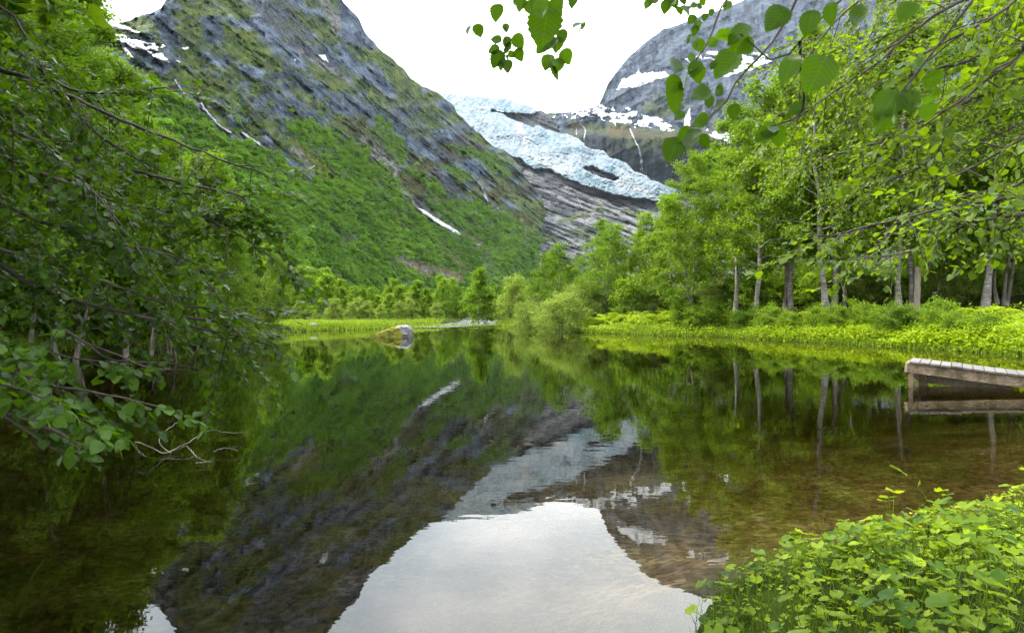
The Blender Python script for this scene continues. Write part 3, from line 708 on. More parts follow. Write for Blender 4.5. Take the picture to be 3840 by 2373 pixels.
def build_water():
    m = bpy.data.materials.new('lake_water'); m.use_nodes = True
    n, l = m.node_tree.nodes, m.node_tree.links
    n.clear()
    out = n.new('ShaderNodeOutputMaterial')
    g = n.new('ShaderNodeNewGeometry')
    n1 = noise_node(n, l, 1.0, 3, 0.5, vec=g.outputs['Position'], mapping=(1.1, 2.6, 1))
    n2 = noise_node(n, l, 1.0, 2, 0.5, vec=g.outputs['Position'], mapping=(5.5, 11, 1))
    ad = n.new('ShaderNodeMath'); ad.operation = 'MULTIPLY_ADD'
    l.new(n2.outputs['Fac'], ad.inputs[0]); ad.inputs[1].default_value = 0.16; l.new(n1.outputs['Fac'], ad.inputs[2])
    # calm and breezy patches
    n3 = noise_node(n, l, 0.09, 2, 0.5, vec=g.outputs['Position'])
    st = n.new('ShaderNodeMapRange'); st.inputs['From Min'].default_value = 0.35; st.inputs['From Max'].default_value = 0.65
    st.inputs['To Min'].default_value = 0.35; st.inputs['To Max'].default_value = 1.0
    l.new(n3.outputs['Fac'], st.inputs['Value'])
    bp = n.new('ShaderNodeBump'); bp.inputs['Distance'].default_value = 0.0019
    l.new(st.outputs[0], bp.inputs['Strength'])
    l.new(ad.outputs[0], bp.inputs['Height'])
    fr = n.new('ShaderNodeFresnel'); fr.inputs['IOR'].default_value = 1.40
    l.new(bp.outputs['Normal'], fr.inputs['Normal'])
    gl = n.new('ShaderNodeBsdfGlossy'); gl.inputs['Roughness'].default_value = 0.0
    gl.inputs['Color'].default_value = (0.97, 0.98, 0.96, 1)
    l.new(bp.outputs['Normal'], gl.inputs['Normal'])
    tr = n.new('ShaderNodeBsdfTransparent')
    # the deeper the water, the more it takes out of the light
    da = n.new('ShaderNodeAttribute'); da.attribute_name = 'depth'
    cc = n.new('ShaderNodeCombineColor')
    for k_, ab in enumerate((1.75, 1.75, 2.7)):
        pw_ = n.new('ShaderNodeMath'); pw_.operation = 'POWER'; pw_.inputs[0].default_value = math.exp(-ab); l.new(da.outputs['Fac'], pw_.inputs[1]); l.new(pw_.outputs[0], cc.inputs[k_])
    l.new(cc.outputs[0], tr.inputs['Color'])
    ms = n.new('ShaderNodeMixShader')
    l.new(fr.outputs[0], ms.inputs['Fac']); l.new(tr.outputs[0], ms.inputs[1]); l.new(gl.outputs[0], ms.inputs[2])
    l.new(ms.outputs[0], out.inputs['Surface'])
    # the sheet runs a little way under the banks
    xs = np.arange(-19, 22, 0.4); ys = np.arange(0.6, 67, 0.4); X, Y = np.meshgrid(xs, ys)
    sd = np.where(inpoly(X, Y, SHORE), -1, 1) * dist_poly(X, Y, SHORE, True)
    md = np.minimum.reduce([sd[:-1, :-1], sd[1:, :-1], sd[:-1, 1:], sd[1:, 1:]])
    q = grid_faces(len(xs), len(ys), md < 0.8)
    me = mk_mesh('lake', np.stack([X, Y, X * 0], -1).reshape(-1, 3), q, m, True, {'depth': np.clip(-ground_z(X, Y), 0.02, 3).ravel()})
    tag(link('lake', me), 'still clear lake mirroring the mountains and trees', 'lake', kind='structure')
    # the stream that runs in at the far shore: broken, sky-bright riffles
    m2 = m.copy(); m2.name = 'riffle_water'
    nn2 = m2.node_tree.nodes
    for q in nn2:
        if q.type == 'BUMP': q.inputs['Distance'].default_value = 0.12
        if q.type == 'BSDF_GLOSSY': q.inputs['Roughness'].default_value = 0.2; q.inputs['Color'].default_value = (0.7, 0.72, 0.72, 1)
        if q.type == 'FRESNEL': q.inputs['IOR'].default_value = 1.34
    xs = []
    cl = np.array(STREAM)
    wd = np.array([2.0, 3.6, 3.2, 2.6, 2.4]); zz = np.array([0.005, 0.03, 0.09, 0.17, 0.30])
    tt = np.linspace(0, 4, 60); cx = np.interp(tt, range(5), cl[:, 0]); cy = np.interp(tt, range(5), cl[:, 1])
    ww = np.interp(tt, range(5), wd); z0 = np.interp(tt, range(5), zz)
    sx = np.linspace(-1, 1, 15)
    X = cx[:, None] + ww[:, None] * sx[None, :] * (1 + 0.25 * (fbm(tt, tt * 0, 3, 2)[:, None] - 0.5)); Yy = np.broadcast_to(cy[:, None], X.shape)
    Z = z0[:, None] + 0.05 * fbm(X * 1.2, Yy * 1.6, 8, 2)
    me = mk_mesh('stream', np.stack([X, Yy, Z], -1).reshape(-1, 3), grid_faces(15, 60), m2, True, {'depth': np.full(X.size, 0.12)})
    tag(link('stream', me), 'shallow riffled stream running into the lake beside the boulder', 'stream', kind='structure')
build_water()

# ------------------------------------------------------------------ leaves and trees
def norm(v):
    v = np.asarray(v, float)
    return v / (np.linalg.norm(v, axis=-1, keepdims=True) + 1e-9)

LEAF4 = (np.array([[0, 0, 0], [-0.36, 0.48, 0.09], [0, 1, -0.06], [0.36, 0.48, 0.09]]), np.array([[0, 3, 2], [0, 2, 1]]))
LEAF4N = (np.array([[0, 0, 0], [-0.2, 0.48, 0.06], [0, 1, -0.08], [0.2, 0.48, 0.06]]), np.array([[0, 3, 2], [0, 2, 1]]))

def leaf_cloud(mb, P, dirs, nrm, size, tmpl, tint):
    """many leaves at once: each template turned so that +y follows dirs and +z leans to nrm"""
    TV, TF = tmpl
    y = norm(dirs); x = norm(np.cross(y, nrm)); z = np.cross(x, y)
    S = np.asarray(size)[:, None, None]
    V = P[:, None, :] + S * (TV[None, :, 0, None] * x[:, None, :] + TV[None, :, 1, None] * y[:, None, :] + TV[None, :, 2, None] * z[:, None, :])
    k = len(TV)
    Fc = (TF[None] + (np.arange(len(P)) * k)[:, None, None]).reshape(-1, TF.shape[1])
    mb.add(V.reshape(-1, 3), Fc, np.repeat(tint, k))

def gen_tree(name, seed, H, Rc, crown0=0.25, nb=26, leaves=16000, ls=0.11, stems=1, mat='leaf_birch', bark='bark_birch', r0=None, droop=0.15, lean=0.06, tmpl=LEAF4, top=0.5, crook=0.10, clump=0.34):
    g = np.random.default_rng(seed)
    wood = MB(); cl = MB()
    cen = []; wts = []; out = []
    r0 = r0 or 0.0105 * H
    for s in range(stems):
        az = g.uniform(0, 6.28); ln = lean * g.uniform(0.4, 1.2) + (0.16 if stems > 1 else 0)
        hh = H * (1 if s == 0 else g.uniform(0.7, 0.95))
        d = np.array([math.cos(az) * ln, math.sin(az) * ln, 1.0])
        n = 10; t = np.linspace(0, 1, n)
        wob = np.cumsum(g.normal(0, crook * H / n * 0.6, (n, 2)), 0); wob -= wob[0]
        T = d[None] * (t * hh)[:, None]; T[:, :2] += wob
        if stems > 1: T[:, :2] += np.array([math.cos(az), math.sin(az)]) * 0.08 * H * 0.3
        rr = (r0 if stems == 1 else r0 * 0.7) * (1 - 0.93 * t) * (1 + 0.6 * np.exp(-t * 30))
        T[0, 2] -= 0.15
        wood.tube(T, rr, 8)
        for i in range(nb):
            u = (i + g.uniform(0.1, 0.9)) / nb
            tt = crown0 + (1 - crown0) * u * 0.98
            o = np.array([np.interp(tt, t, T[:, k]) for k in range(3)])
            a = i * 2.4 + g.normal(0, 0.5)
            prof = (1 - u) ** top * (0.6 + 0.4 * min(1, u * 4)) + 0.10
            L = Rc * prof * g.uniform(0.7, 1.15)
            el = math.radians(g.uniform(8, 35) + 35 * u)
            dv = np.array([math.cos(a) * math.cos(el), math.sin(a) * math.cos(el), math.sin(el)])
            q = np.linspace(0, 1, 6)
            B = o + dv[None] * (q * L)[:, None]; B[:, 2] -= droop * L * q ** 2.2
            B += np.cumsum(g.normal(0, 0.035 * L, (6, 3)), 0) * q[:, None]
            rb = np.interp(tt, t, rr) * 0.5
            wood.tube(B, rb * (1 - 0.88 * q) + 0.004, 5)
            ns = max(3, int(round(2 + L * 2.2)))
            for j in range(ns):
                qq = 0.25 + 0.75 * (j + g.uniform(0, 0.9)) / ns
                p = np.array([np.interp(qq, q, B[:, k]) for k in range(3)])
                sv = norm(dv * 0.7 + g.normal(0, 0.55, 3) + np.array([0, 0, 0.15]))
                sl = L * g.uniform(0.22, 0.42) * (1.15 - 0.5 * qq) + 0.15
                E = np.stack([p, p + sv * sl * 0.5 + [0, 0, 0.02], p + sv * sl - np.array([0, 0, droop * sl])])
                if sl > 0.25: wood.tube(E, [rb * 0.28 + 0.003, rb * 0.2 + 0.002, 0.002], 3)
                for f in (0.35, 0.7, 1.0):
                    cen.append(p + sv * sl * f - np.array([0, 0, droop * sl * f * f])); wts.append(g.uniform(0.4, 1.3) * (0.5 + f)); out.append(sv)
    cen = np.array(cen); out = np.array(out); wts = np.array(wts) / np.sum(wts)
    idx = g.choice(len(cen), leaves, p=wts)
    sig = clump * 0.62 * (0.45 + Rc / 6.0)
    P = cen[idx] + g.normal(0, 1, (leaves, 3)) * np.array([sig, sig, sig * 0.55])
    dirs = out[idx] * 0.5 + g.normal(0, 0.6, (leaves, 3)) + np.array([0, 0, -0.35])
    nrm = g.normal(0, 0.55, (leaves, 3)) + np.array([0, 0, 1.0])
    ctint = g.uniform(0.15, 0.85, len(cen))
    tint = np.clip(ctint[idx] * 0.6 + g.uniform(0, 0.4, leaves), 0, 1)
    leaf_cloud(cl, P, dirs, nrm, ls * g.uniform(0.65, 1.25, leaves), tmpl, tint)
    return [('trunk', wood.mesh(name + '_trunk', M[bark])), ('crown', cl.mesh(name + '_crown', M[mat], smooth=False))]

# ------------------------------------------------------------------ wood on the mountainside (one mass)
def scatter_object(name, P, scl, protos, label, cat, seed):
    """one object: points carrying shared tree shapes"""
    pc = bpy.data.collections.new(name + '_shapes')
    for k, me in enumerate(protos): pc.objects.link(bpy.data.objects.new('%s_shape_%02d' % (name, k), me))
    g = np.random.default_rng(seed)
    me = bpy.data.meshes.new(name); me.vertices.add(len(P)); me.vertices.foreach_set('co', np.ascontiguousarray(P, np.float32).ravel())
    a = me.attributes.new('scl', 'FLOAT', 'POINT'); a.data.foreach_set('value', np.ascontiguousarray(scl, np.float32))
    a = me.attributes.new('idx', 'INT', 'POINT'); a.data.foreach_set('value', g.integers(0, len(protos), len(P)).astype(np.int32))
    a = me.attributes.new('rot', 'FLOAT_VECTOR', 'POINT')
    rv = np.zeros((len(P), 3), np.float32); rv[:, 2] = g.uniform(0, 6.28, len(P)); rv[:, :2] = g.normal(0, 0.07, (len(P), 2)); a.data.foreach_set('vector', rv.ravel())
    o = link(name, me)
    ng = bpy.data.node_groups.new(name + '_scatter', 'GeometryNodeTree')
    ng.interface.new_socket('Geometry', in_out='INPUT', socket_type='NodeSocketGeometry')
    ng.interface.new_socket('Geometry', in_out='OUTPUT', socket_type='NodeSocketGeometry')
    N, L = ng.nodes, ng.links
    gi = N.new('NodeGroupInput'); go = N.new('NodeGroupOutput')
    ci = N.new('GeometryNodeCollectionInfo'); ci.inputs['Collection'].default_value = pc
    ci.inputs['Separate Children'].default_value = True; ci.inputs['Reset Children'].default_value = True
    ip = N.new('GeometryNodeInstanceOnPoints'); ip.inputs['Pick Instance'].default_value = True
    def attr(nm, ty):
        q = N.new('GeometryNodeInputNamedAttribute'); q.data_type = ty; q.inputs['Name'].default_value = nm
        return q.outputs['Attribute']
    L.new(gi.outputs[0], ip.inputs['Points']); L.new(ci.outputs[0], ip.inputs['Instance'])
    L.new(attr('idx', 'INT'), ip.inputs['Instance Index']); L.new(attr('scl', 'FLOAT'), ip.inputs['Scale'])
    er = N.new('FunctionNodeEulerToRotation'); L.new(attr('rot', 'FLOAT_VECTOR'), er.inputs[0]); L.new(er.outputs[0], ip.inputs['Rotation'])
    L.new(ip.outputs[0], go.inputs[0])
    md = o.modifiers.new('scatter', 'NODES'); md.node_group = ng
    return tag(o, label, cat, kind='stuff')

def far_shape(seed, H, Rc, nl, ls, mat):
    g = np.random.default_rng(seed); mb = MB()
    nc = 26; v = norm(g.normal(0, 1, (nc, 3))); v[:, 2] = np.abs(v[:, 2]) * 1.1 - 0.25
    cen = v * g.uniform(0.55, 0.95, nc)[:, None] * np.array([Rc, Rc, H * 0.42]) + np.array([0, 0, H * 0.52])
    idx = g.integers(0, nc, nl)
    P = cen[idx] + g.normal(0, 1, (nl, 3)) * np.array([0.17 * Rc, 0.17 * Rc, 0.055 * H])
    P[:, 2] = np.maximum(P[:, 2], 0)
    leaf_cloud(mb, P, v[idx] + g.normal(0, 0.6, (nl, 3)), v[idx] * 0.6 + g.normal(0, 0.4, (nl, 3)) + [0, 0, 0.8], ls * g.uniform(0.6, 1.3, nl), LEAF4, np.clip(g.uniform(0.25, 0.65, nc)[idx] + g.uniform(-0.12, 0.12, nl), 0, 1))
    mb.tube([[0, 0, -0.3], [0.05, 0, H * 0.5], [0, 0.05, H * 0.9]], [0.09, 0.06, 0.02], 4)
    return mb.mesh('far_tree', M[mat], smooth=False)

def hillside():
    g = np.random.default_rng(77)
    protos = [far_shape(s, 5.2 * k, 2.5 * k, 700, 0.5, 'forest') for s, k in ((1, 1), (2, 0.9), (3, 1.1), (4, 0.75))]
    x = g.uniform(0, 2180, 80000); y = g.uniform(230, 1150, 80000)
    D = left_D(x, y)
    # even spacing on the ground, so fewer per pixel where it is close
    acc = g.uniform(0, 1, len(x)) < np.clip((D / 950) ** 1.5, 0.10, 0.75)
    sk = np.interp(x, _SKX, _SKY)
    acc &= forest_mask(x + g.normal(0, 9, len(x)), y + g.normal(0, 8, len(x))) & (y > sk + 12) & (fbm(x / 46, y / 26, 23, 3) > 0.36)
    acc |= (g.uniform(0, 1, len(x)) < 0.03) & (y > 300) & (y > sk + 20) & (x > 600) & (fbm(x / 40, y / 40, 19, 3) > 0.5)
    x, y = x[acc], y[acc]
    P = world_pts(x, y, left_D(x, y)); P[:, 2] -= 0.6
    scl = np.clip(np.exp(g.normal(-0.12, 0.38, len(P))), 0.3, 2.1) * (0.8 + 0.5 * (fbm(x / 60, y / 40, 29, 3) - 0.5)) * (0.95 + 0.40 * sstep(500, 900, y))
    scatter_object('hillside_forest', P, scl, protos, 'dense green birch wood covering the lower mountainside', 'forest', 5)
hillside()

# ------------------------------------------------------------------ tree prototypes
TALL = [gen_tree('tall_birch', 21, 14, 3.3, 0.22, 34, 15000, 0.165, mat='leaf_birch', bark='bark_birch'),
        gen_tree('tall_birch_b', 22, 13, 3.0, 0.28, 30, 13000, 0.165, mat='leaf_birch', bark='bark_birch', lean=0.12),
        gen_tree('tall_alder', 23, 14, 3.4, 0.18, 36, 16000, 0.17, mat='leaf_alder', bark='bark_alder')]
MID = [gen_tree('mid_alder', 31, 8, 2.4, 0.20, 20, 9000, 0.16, mat='leaf_alder', bark='bark_alder', stems=2),
       gen_tree('mid_birch', 32, 8.5, 2.2, 0.22, 22, 7500, 0.155, mat='leaf_birch', bark='bark_alder', stems=1, crook=0.2),
       gen_tree('mid_alder_c', 33, 7.5, 2.5, 0.16, 18, 9000, 0.16, mat='leaf_alder', bark='bark_alder', stems=3)]
YOUNG = gen_tree('young_tree', 41, 5.4, 1.9, 0.04, 34, 8000, 0.17, mat='leaf_alder', bark='bark_alder', top=0.8)
BUSH = [gen_tree('willow_bush', 51, 2.7, 1.6, 0.02, 14, 9000, 0.13, stems=5, mat='leaf_willow', bark='bark_alder', tmpl=LEAF4N, r0=0.03, top=0.3, droop=0.35),
        gen_tree('leafy_shrub', 52, 1.6, 1.0, 0.03, 10, 3200, 0.11, stems=4, mat='leaf_birch', bark='bark_alder', r0=0.02, top=0.3, droop=0.3)]
SMALL = [gen_tree('shore_birch', 61, 5.0, 1.7, 0.05, 22, 6000, 0.17, mat='leaf_birch', bark='bark_alder', droop=0.25),
         gen_tree('shore_willow', 62, 3.6, 1.7, 0.03, 14, 6000, 0.17, stems=3, mat='leaf_willow', bark='bark_alder', tmpl=LEAF4N, droop=0.3),
         gen_tree('shore_alder', 63, 5.2, 1.9, 0.05, 20, 6500, 0.17, stems=2, mat='leaf_alder', bark='bark_alder', droop=0.25)]

def valley_wood():
    # woods on the valley floor between the shore thicket and the foot of the mountain
    g = np.random.default_rng(78)
    protos = [q[1][1] for q in (SMALL[0], SMALL[2], SMALL[1], MID[0], SMALL[0], SMALL[2])]
    n = 13000
    d = g.uniform(105, 900, n) ; px = g.uniform(-300, 2700, n)
    X = (px - 1920) / F * d; Y = d
    ok = (d < np.interp(px, _LX, _LB) + 20) & (g.uniform(0, 1, n) < np.clip(d / 500, 0.25, 1))
    ok &= ~((np.abs(X + 5) < 5) & (Y < 130)) & ~((px > 1430) & (px < 1770) & (d > 125))
    X, Y = X[ok], Y[ok]
    P = np.stack([X, Y, ground_z(X, Y) - 0.1], -1)
    scatter_object('valley_forest', P, np.clip(np.exp(g.normal(-0.45, 0.38, len(P))), 0.25, 1.3) * (0.75 + 0.25 * sstep(150, 350, P[:, 1])), protos, 'mixed green wood filling the valley floor behind the far shore', 'forest', 6)
valley_wood()

def gpos(px, d):
    X = (px - 1920) / F * d
    return np.array([X, d, float(ground_z(np.array([X]), np.array([d]))[0])])

g = np.random.default_rng(5)
# ---- far shore thicket: each tree a thing
far_lab = [('birch_tree', 'light green young birch in the thicket along the far shore', 'birch', SMALL[0], 5.0),
           ('willow_bush', 'pale grey green willow bush in the thicket along the far shore', 'willow', SMALL[1], 3.6),
           ('alder_tree', 'darker green many-stemmed alder in the thicket along the far shore', 'alder', SMALL[2], 5.2)]
for i in range(96):
    px = 860 + 1260 * ((i * 0.618034) % 1.0) + g.uniform(-10, 10)
    row = i % 4
    d = [70, 77, 86, 97][row] + g.uniform(-3, 4) + (4 if px > 1500 else 0) - (10 if px < 1250 else 0)
    if abs((px - 1920) / F * d + 4.0) < 3.6 and d < 90: continue
    k = [1, 0, 2, 0][row] if g.uniform() < 0.65 else int(g.integers(0, 3))
    if row == 0 and k == 2: k = 1
    nm, lab, cat, pr, h = far_lab[k]
    p = gpos(px, d)
    sc_ = [0.5, 0.7, 0.85, 0.95][row] * g.uniform(0.6, 1.3)
    place(pr, nm, lab, cat, p - [0, 0, 0.05], g.uniform(0, 6.28), sc_, 'thicket along the far shore')
place(YOUNG, 'alder_tree', 'lone cone shaped dark green tree standing at the stream mouth', 'alder', gpos(1795, 66.5), 0.4, (1.0, 1.0, 1.0), None)
place(SMALL[1], 'willow_bush', 'tall silvery willow just behind the lone cone shaped tree', 'willow', gpos(1905, 69), 1.4, 1.25, None)
place(BUSH[0], 'willow_bush', 'rounded grey green willow bush overhanging the water at the bank corner', 'willow', gpos(2100, 49.5), 0.7, (1.35, 1.25, 1.12), None)
place(BUSH[0], 'willow_bush', 'smaller willow beside the rounded overhanging bush', 'willow', gpos(1990, 58), 2.1, 0.95, None)

# ---- trees on the right-hand bank
RB = [  # px, distance, prototype, scale, tilt y, label
    (2010, 66, MID[0], 0.80, 0, 'round alder behind the willow bush at the bank corner'),
    (2120, 62, MID[2], 0.88, 0, 'bushy alder with bright crown behind the rounded willow'),
    (2250, 54, MID[2], 0.95, 0, 'spreading dark alder on slim black stems above the ferns'),
    (2330, 60, MID[0], 0.98, 0.05, 'two-stemmed alder next to the spreading dark alder'),
    (2420, 52, MID[1], 0.86, 0, 'light green feathery birch over the fern bank'),
    (2520, 50, MID[1], 0.98, -0.05, 'slim crooked birch beyond the fern bank'),
    (2590, 47, TALL[0], 0.78, 0, 'tall birch rising over the feathery birches'),
    (2612, 43.5, MID[1], 0.95, 0.22, 'small leaning tree with a curved dark stem at the water'),
    (2690, 52, TALL[2], 0.84, 0, 'broad alder behind the small leaning tree'),
    (2757, 44, TALL[1], 1.00, 0.02, 'birch with a straight grey trunk in mid bank'),
    (2827, 41, TALL[0], 1.02, 0, 'birch with a slender pale trunk close to the grassy edge'),
    (2946, 43, TALL[2], 1.12, -0.02, 'dark thick trunked alder beside a paler twin stem'),
    (2968, 42.5, TALL[1], 1.08, 0.03, 'paler twin stem leaning on the dark thick alder'),
    (3100, 38, TALL[0], 1.15, -0.03, 'pale barked birch rooted on the very edge of the bank'),
    (3126, 40.5, TALL[1], 1.18, 0.02, 'second pale birch close behind the one on the very edge'),
    (3163, 44, MID[1], 1.35, 0.15, 'crooked dark stemmed tree leaning behind the pair of pale birches'),
    (3372, 38, TALL[1], 1.20, 0.0, 'stout white birch with black scars near the landing stage'),
    (3428, 39.5, TALL[0], 1.20, 0.10, 'birch with a strip of bare pale wood next to the stout white birch'),
    (3490, 41, MID[1], 1.2, 0.40, 'thin forked tree leaning away from the stripped birch'),
    (3692, 36, TALL[0], 1.15, 0, 'grey birch standing over the bright ferns'),
    (3750, 38, MID[2], 1.6, 0.05, 'many-stemmed grey tree fanning out beside the grey birch'),
    (3880, 37, TALL[1], 1.2, 0, 'tall birch past the many-stemmed grey tree'),
    (4050, 35, TALL[2], 1.2, 0, 'tall alder past the end of the fern bank'),
]
for i, (px, d, pr, s, ty, lab) in enumerate(RB):
    p = gpos(px, d)
    nm = 'birch_tree' if 'birch' in lab else 'alder_tree'
    tr_ = place(pr, nm, lab, nm.split('_')[0], p, i * 1.37, s, 'trees on the grassy bank', tilt=(0, ty))
    if 'bare pale wood' in lab:
        mbw, nw, lw, pw = new_mat('bare_wood'); nzw = noise_node(nw, lw, 3, 5, 0.6, mapping=(6, 6, 0.8)); rw = ramp(nw, lw, nzw.outputs['Fac'], [(0.3, (0.16, 0.13, 0.09)), (0.7, (0.30, 0.26, 0.20))]); lw.new(rw.outputs['Color'], pw.inputs['Base Color']); pw.inputs['Roughness'].default_value = 0.8
        ca, sa = math.cos(-i * 1.37), math.sin(-i * 1.37); fx, fy = ca * 0 - sa * -1, sa * 0 + ca * -1
        mb = MB(); mb.box((fx * 0.19, fy * 0.19, 1.05), (fy * 0.15, -fx * 0.15, 0), (fx * 0.02, fy * 0.02, 0), (0, 0, 1.1)); mb.build('bare_wood', mbw, tr_, False)
# second row, deeper in the wood
for i in range(26):
    px = 2050 + 1900 * ((i + g.uniform(0.1, 0.9)) / 26)
    d = np.interp(px, [2050, 2600, 3200, 3900], [74, 62, 52, 48]) + g.uniform(-3, 7)
    if i % 3 == 2:
        place(MID[i % 2], 'alder_tree', 'leafy alder in the shaded second row of the wood', 'alder', gpos(px, d), g.uniform(0, 6), g.uniform(0.9, 1.25) * np.interp(px, [2050, 2600, 3000], [0.6, 0.8, 1.0]), 'second row of the wood')
    else:
        s = np.interp(px, [2050, 2600, 3200, 3900], [0.40, 0.62, 1.08, 1.2]) * g.uniform(0.85, 1.08)
        place(TALL[i % 3], 'birch_tree', 'tall tree in the shaded second row of the wood', 'birch', gpos(px, d), g.uniform(0, 6), s, 'second row of the wood')
for i in range(22):
    px = 2900 + 1500 * ((i * 0.618034) % 1.0); d = np.interp(px, [2900, 3500, 4400], [66, 60, 52]) + g.uniform(-4, 8)
    place(TALL[2] if i % 2 else TALL[0], 'birch_tree', 'tree deep in the shade at the back of the wood', 'birch', gpos(px, d), g.uniform(0, 6), g.uniform(0.9, 1.2), 'back of the wood')
# understorey behind the bank
for i in range(70):
    px = 2200 + 2000 * ((i * 0.618034) % 1.0)
    d = np.interp(px, [2200, 2600, 3200, 3900], [54, 49, 45, 42]) + g.uniform(-2.5, 7)
    place(BUSH[1] if i % 3 else BUSH[0], 'shrub', 'bright leafy shrub of the shaded understorey between the trunks' if i % 3 else 'grey green willow shrub of the shaded understorey between the trunks', 'shrub', gpos(px, d), g.uniform(0, 6), (1.35 if i % 3 else 0.9) * g.uniform(0.8, 1.3), 'leafy understorey between the trunks' if i % 3 else 'willow understorey between the trunks')

# ---- dark wood on the left-hand shore
LB = [(60, 24, TALL[2], 1.05), (180, 26, TALL[2], 1.0), (-60, 22, TALL[2], 1.05), (300, 25, TALL[2], 0.80), (400, 28, TALL[2], 0.78), (480, 30, TALL[2], 0.74), (130, 30, TALL[2], 1.2),
      (560, 29, TALL[2], 0.62), (620, 33, TALL[2], 0.64), (690, 32, MID[0], 1.02), (740, 36, MID[2], 1.1), (800, 35, MID[0], 0.92), (850, 40, MID[2], 0.95), (900, 42, MID[0], 0.82), (950, 45, MID[2], 0.72), (650, 27, MID[2], 0.85), (460, 24.5, MID[0], 1.0), (250, 22.5, MID[2], 1.1), (90, 21, MID[0], 1.1), (560, 25.5, MID[0], 0.8),
      (760, 31, MID[2], 0.75), (1000, 48, MID[0], 0.6), (-250, 20, TALL[2], 1.1), (-150, 27, TALL[2], 1.2), (350, 33, TALL[2], 0.92), (240, 34, TALL[2], 1.15)]
for i, (px, d, pr, s) in enumerate(LB):
    tall = s > 0.66 and any(pr is q for q in TALL)
    place(pr, 'alder_tree', 'tall dark green tree in the shoreline wood behind the overhanging alders' if tall else 'low branching alder leaning out from the shoreline wood behind the overhanging alders', 'alder', gpos(px, d), i * 2.1, s, 'shoreline wood behind the overhanging alders')
for i in range(22):
    px = -100 + 1130 * ((i * 0.618034) % 1.0)
    d = np.interp(px, [-100, 650, 1030], [20.5, 29.5, 47]) + g.uniform(0, 2.5)
    place(BUSH[1] if i % 2 else BUSH[0], 'shrub', 'leafy shrub along the dark water under the shoreline wood' if i % 2 else 'grey willow shrub along the dark water under the shoreline wood', 'shrub', gpos(px, d), g.uniform(0, 6), (1.3 if i % 2 else 0.85) * g.uniform(0.8, 1.2), 'leafy shrubs under the shoreline wood' if i % 2 else 'willow shrubs under the shoreline wood')

# ---- the wood the photographer stands in, behind and to the left of the picture
for i, (x, y, k, s_) in enumerate(((-11.5, 6, 2, 1.0), (-13.5, 11, 0, 1.1), (-10.5, 1.5, 2, 1.05), (-7.5, -1.5, 0, 1.0), (-4.0, -3.0, 2, 1.0), (-1.0, -5.0, 1, 1.1), (3.0, -5.5, 2, 1.0), (-16.5, 15, 2, 1.1), (-14.5, 3.5, 1, 1.15), (-7.0, 5.2, 2, 0.95), (-5.4, 2.2, 2, 1.0), (-11.2, 8.2, 2, 1.0))):
    z = float(ground_z(np.array([float(x)]), np.array([float(y)]))[0])
    place(TALL[k], 'alder_tree', 'tall tree of the lakeside wood around the viewpoint', 'alder', (x, y, z), i * 1.7, s_, 'lakeside wood around the viewpoint')

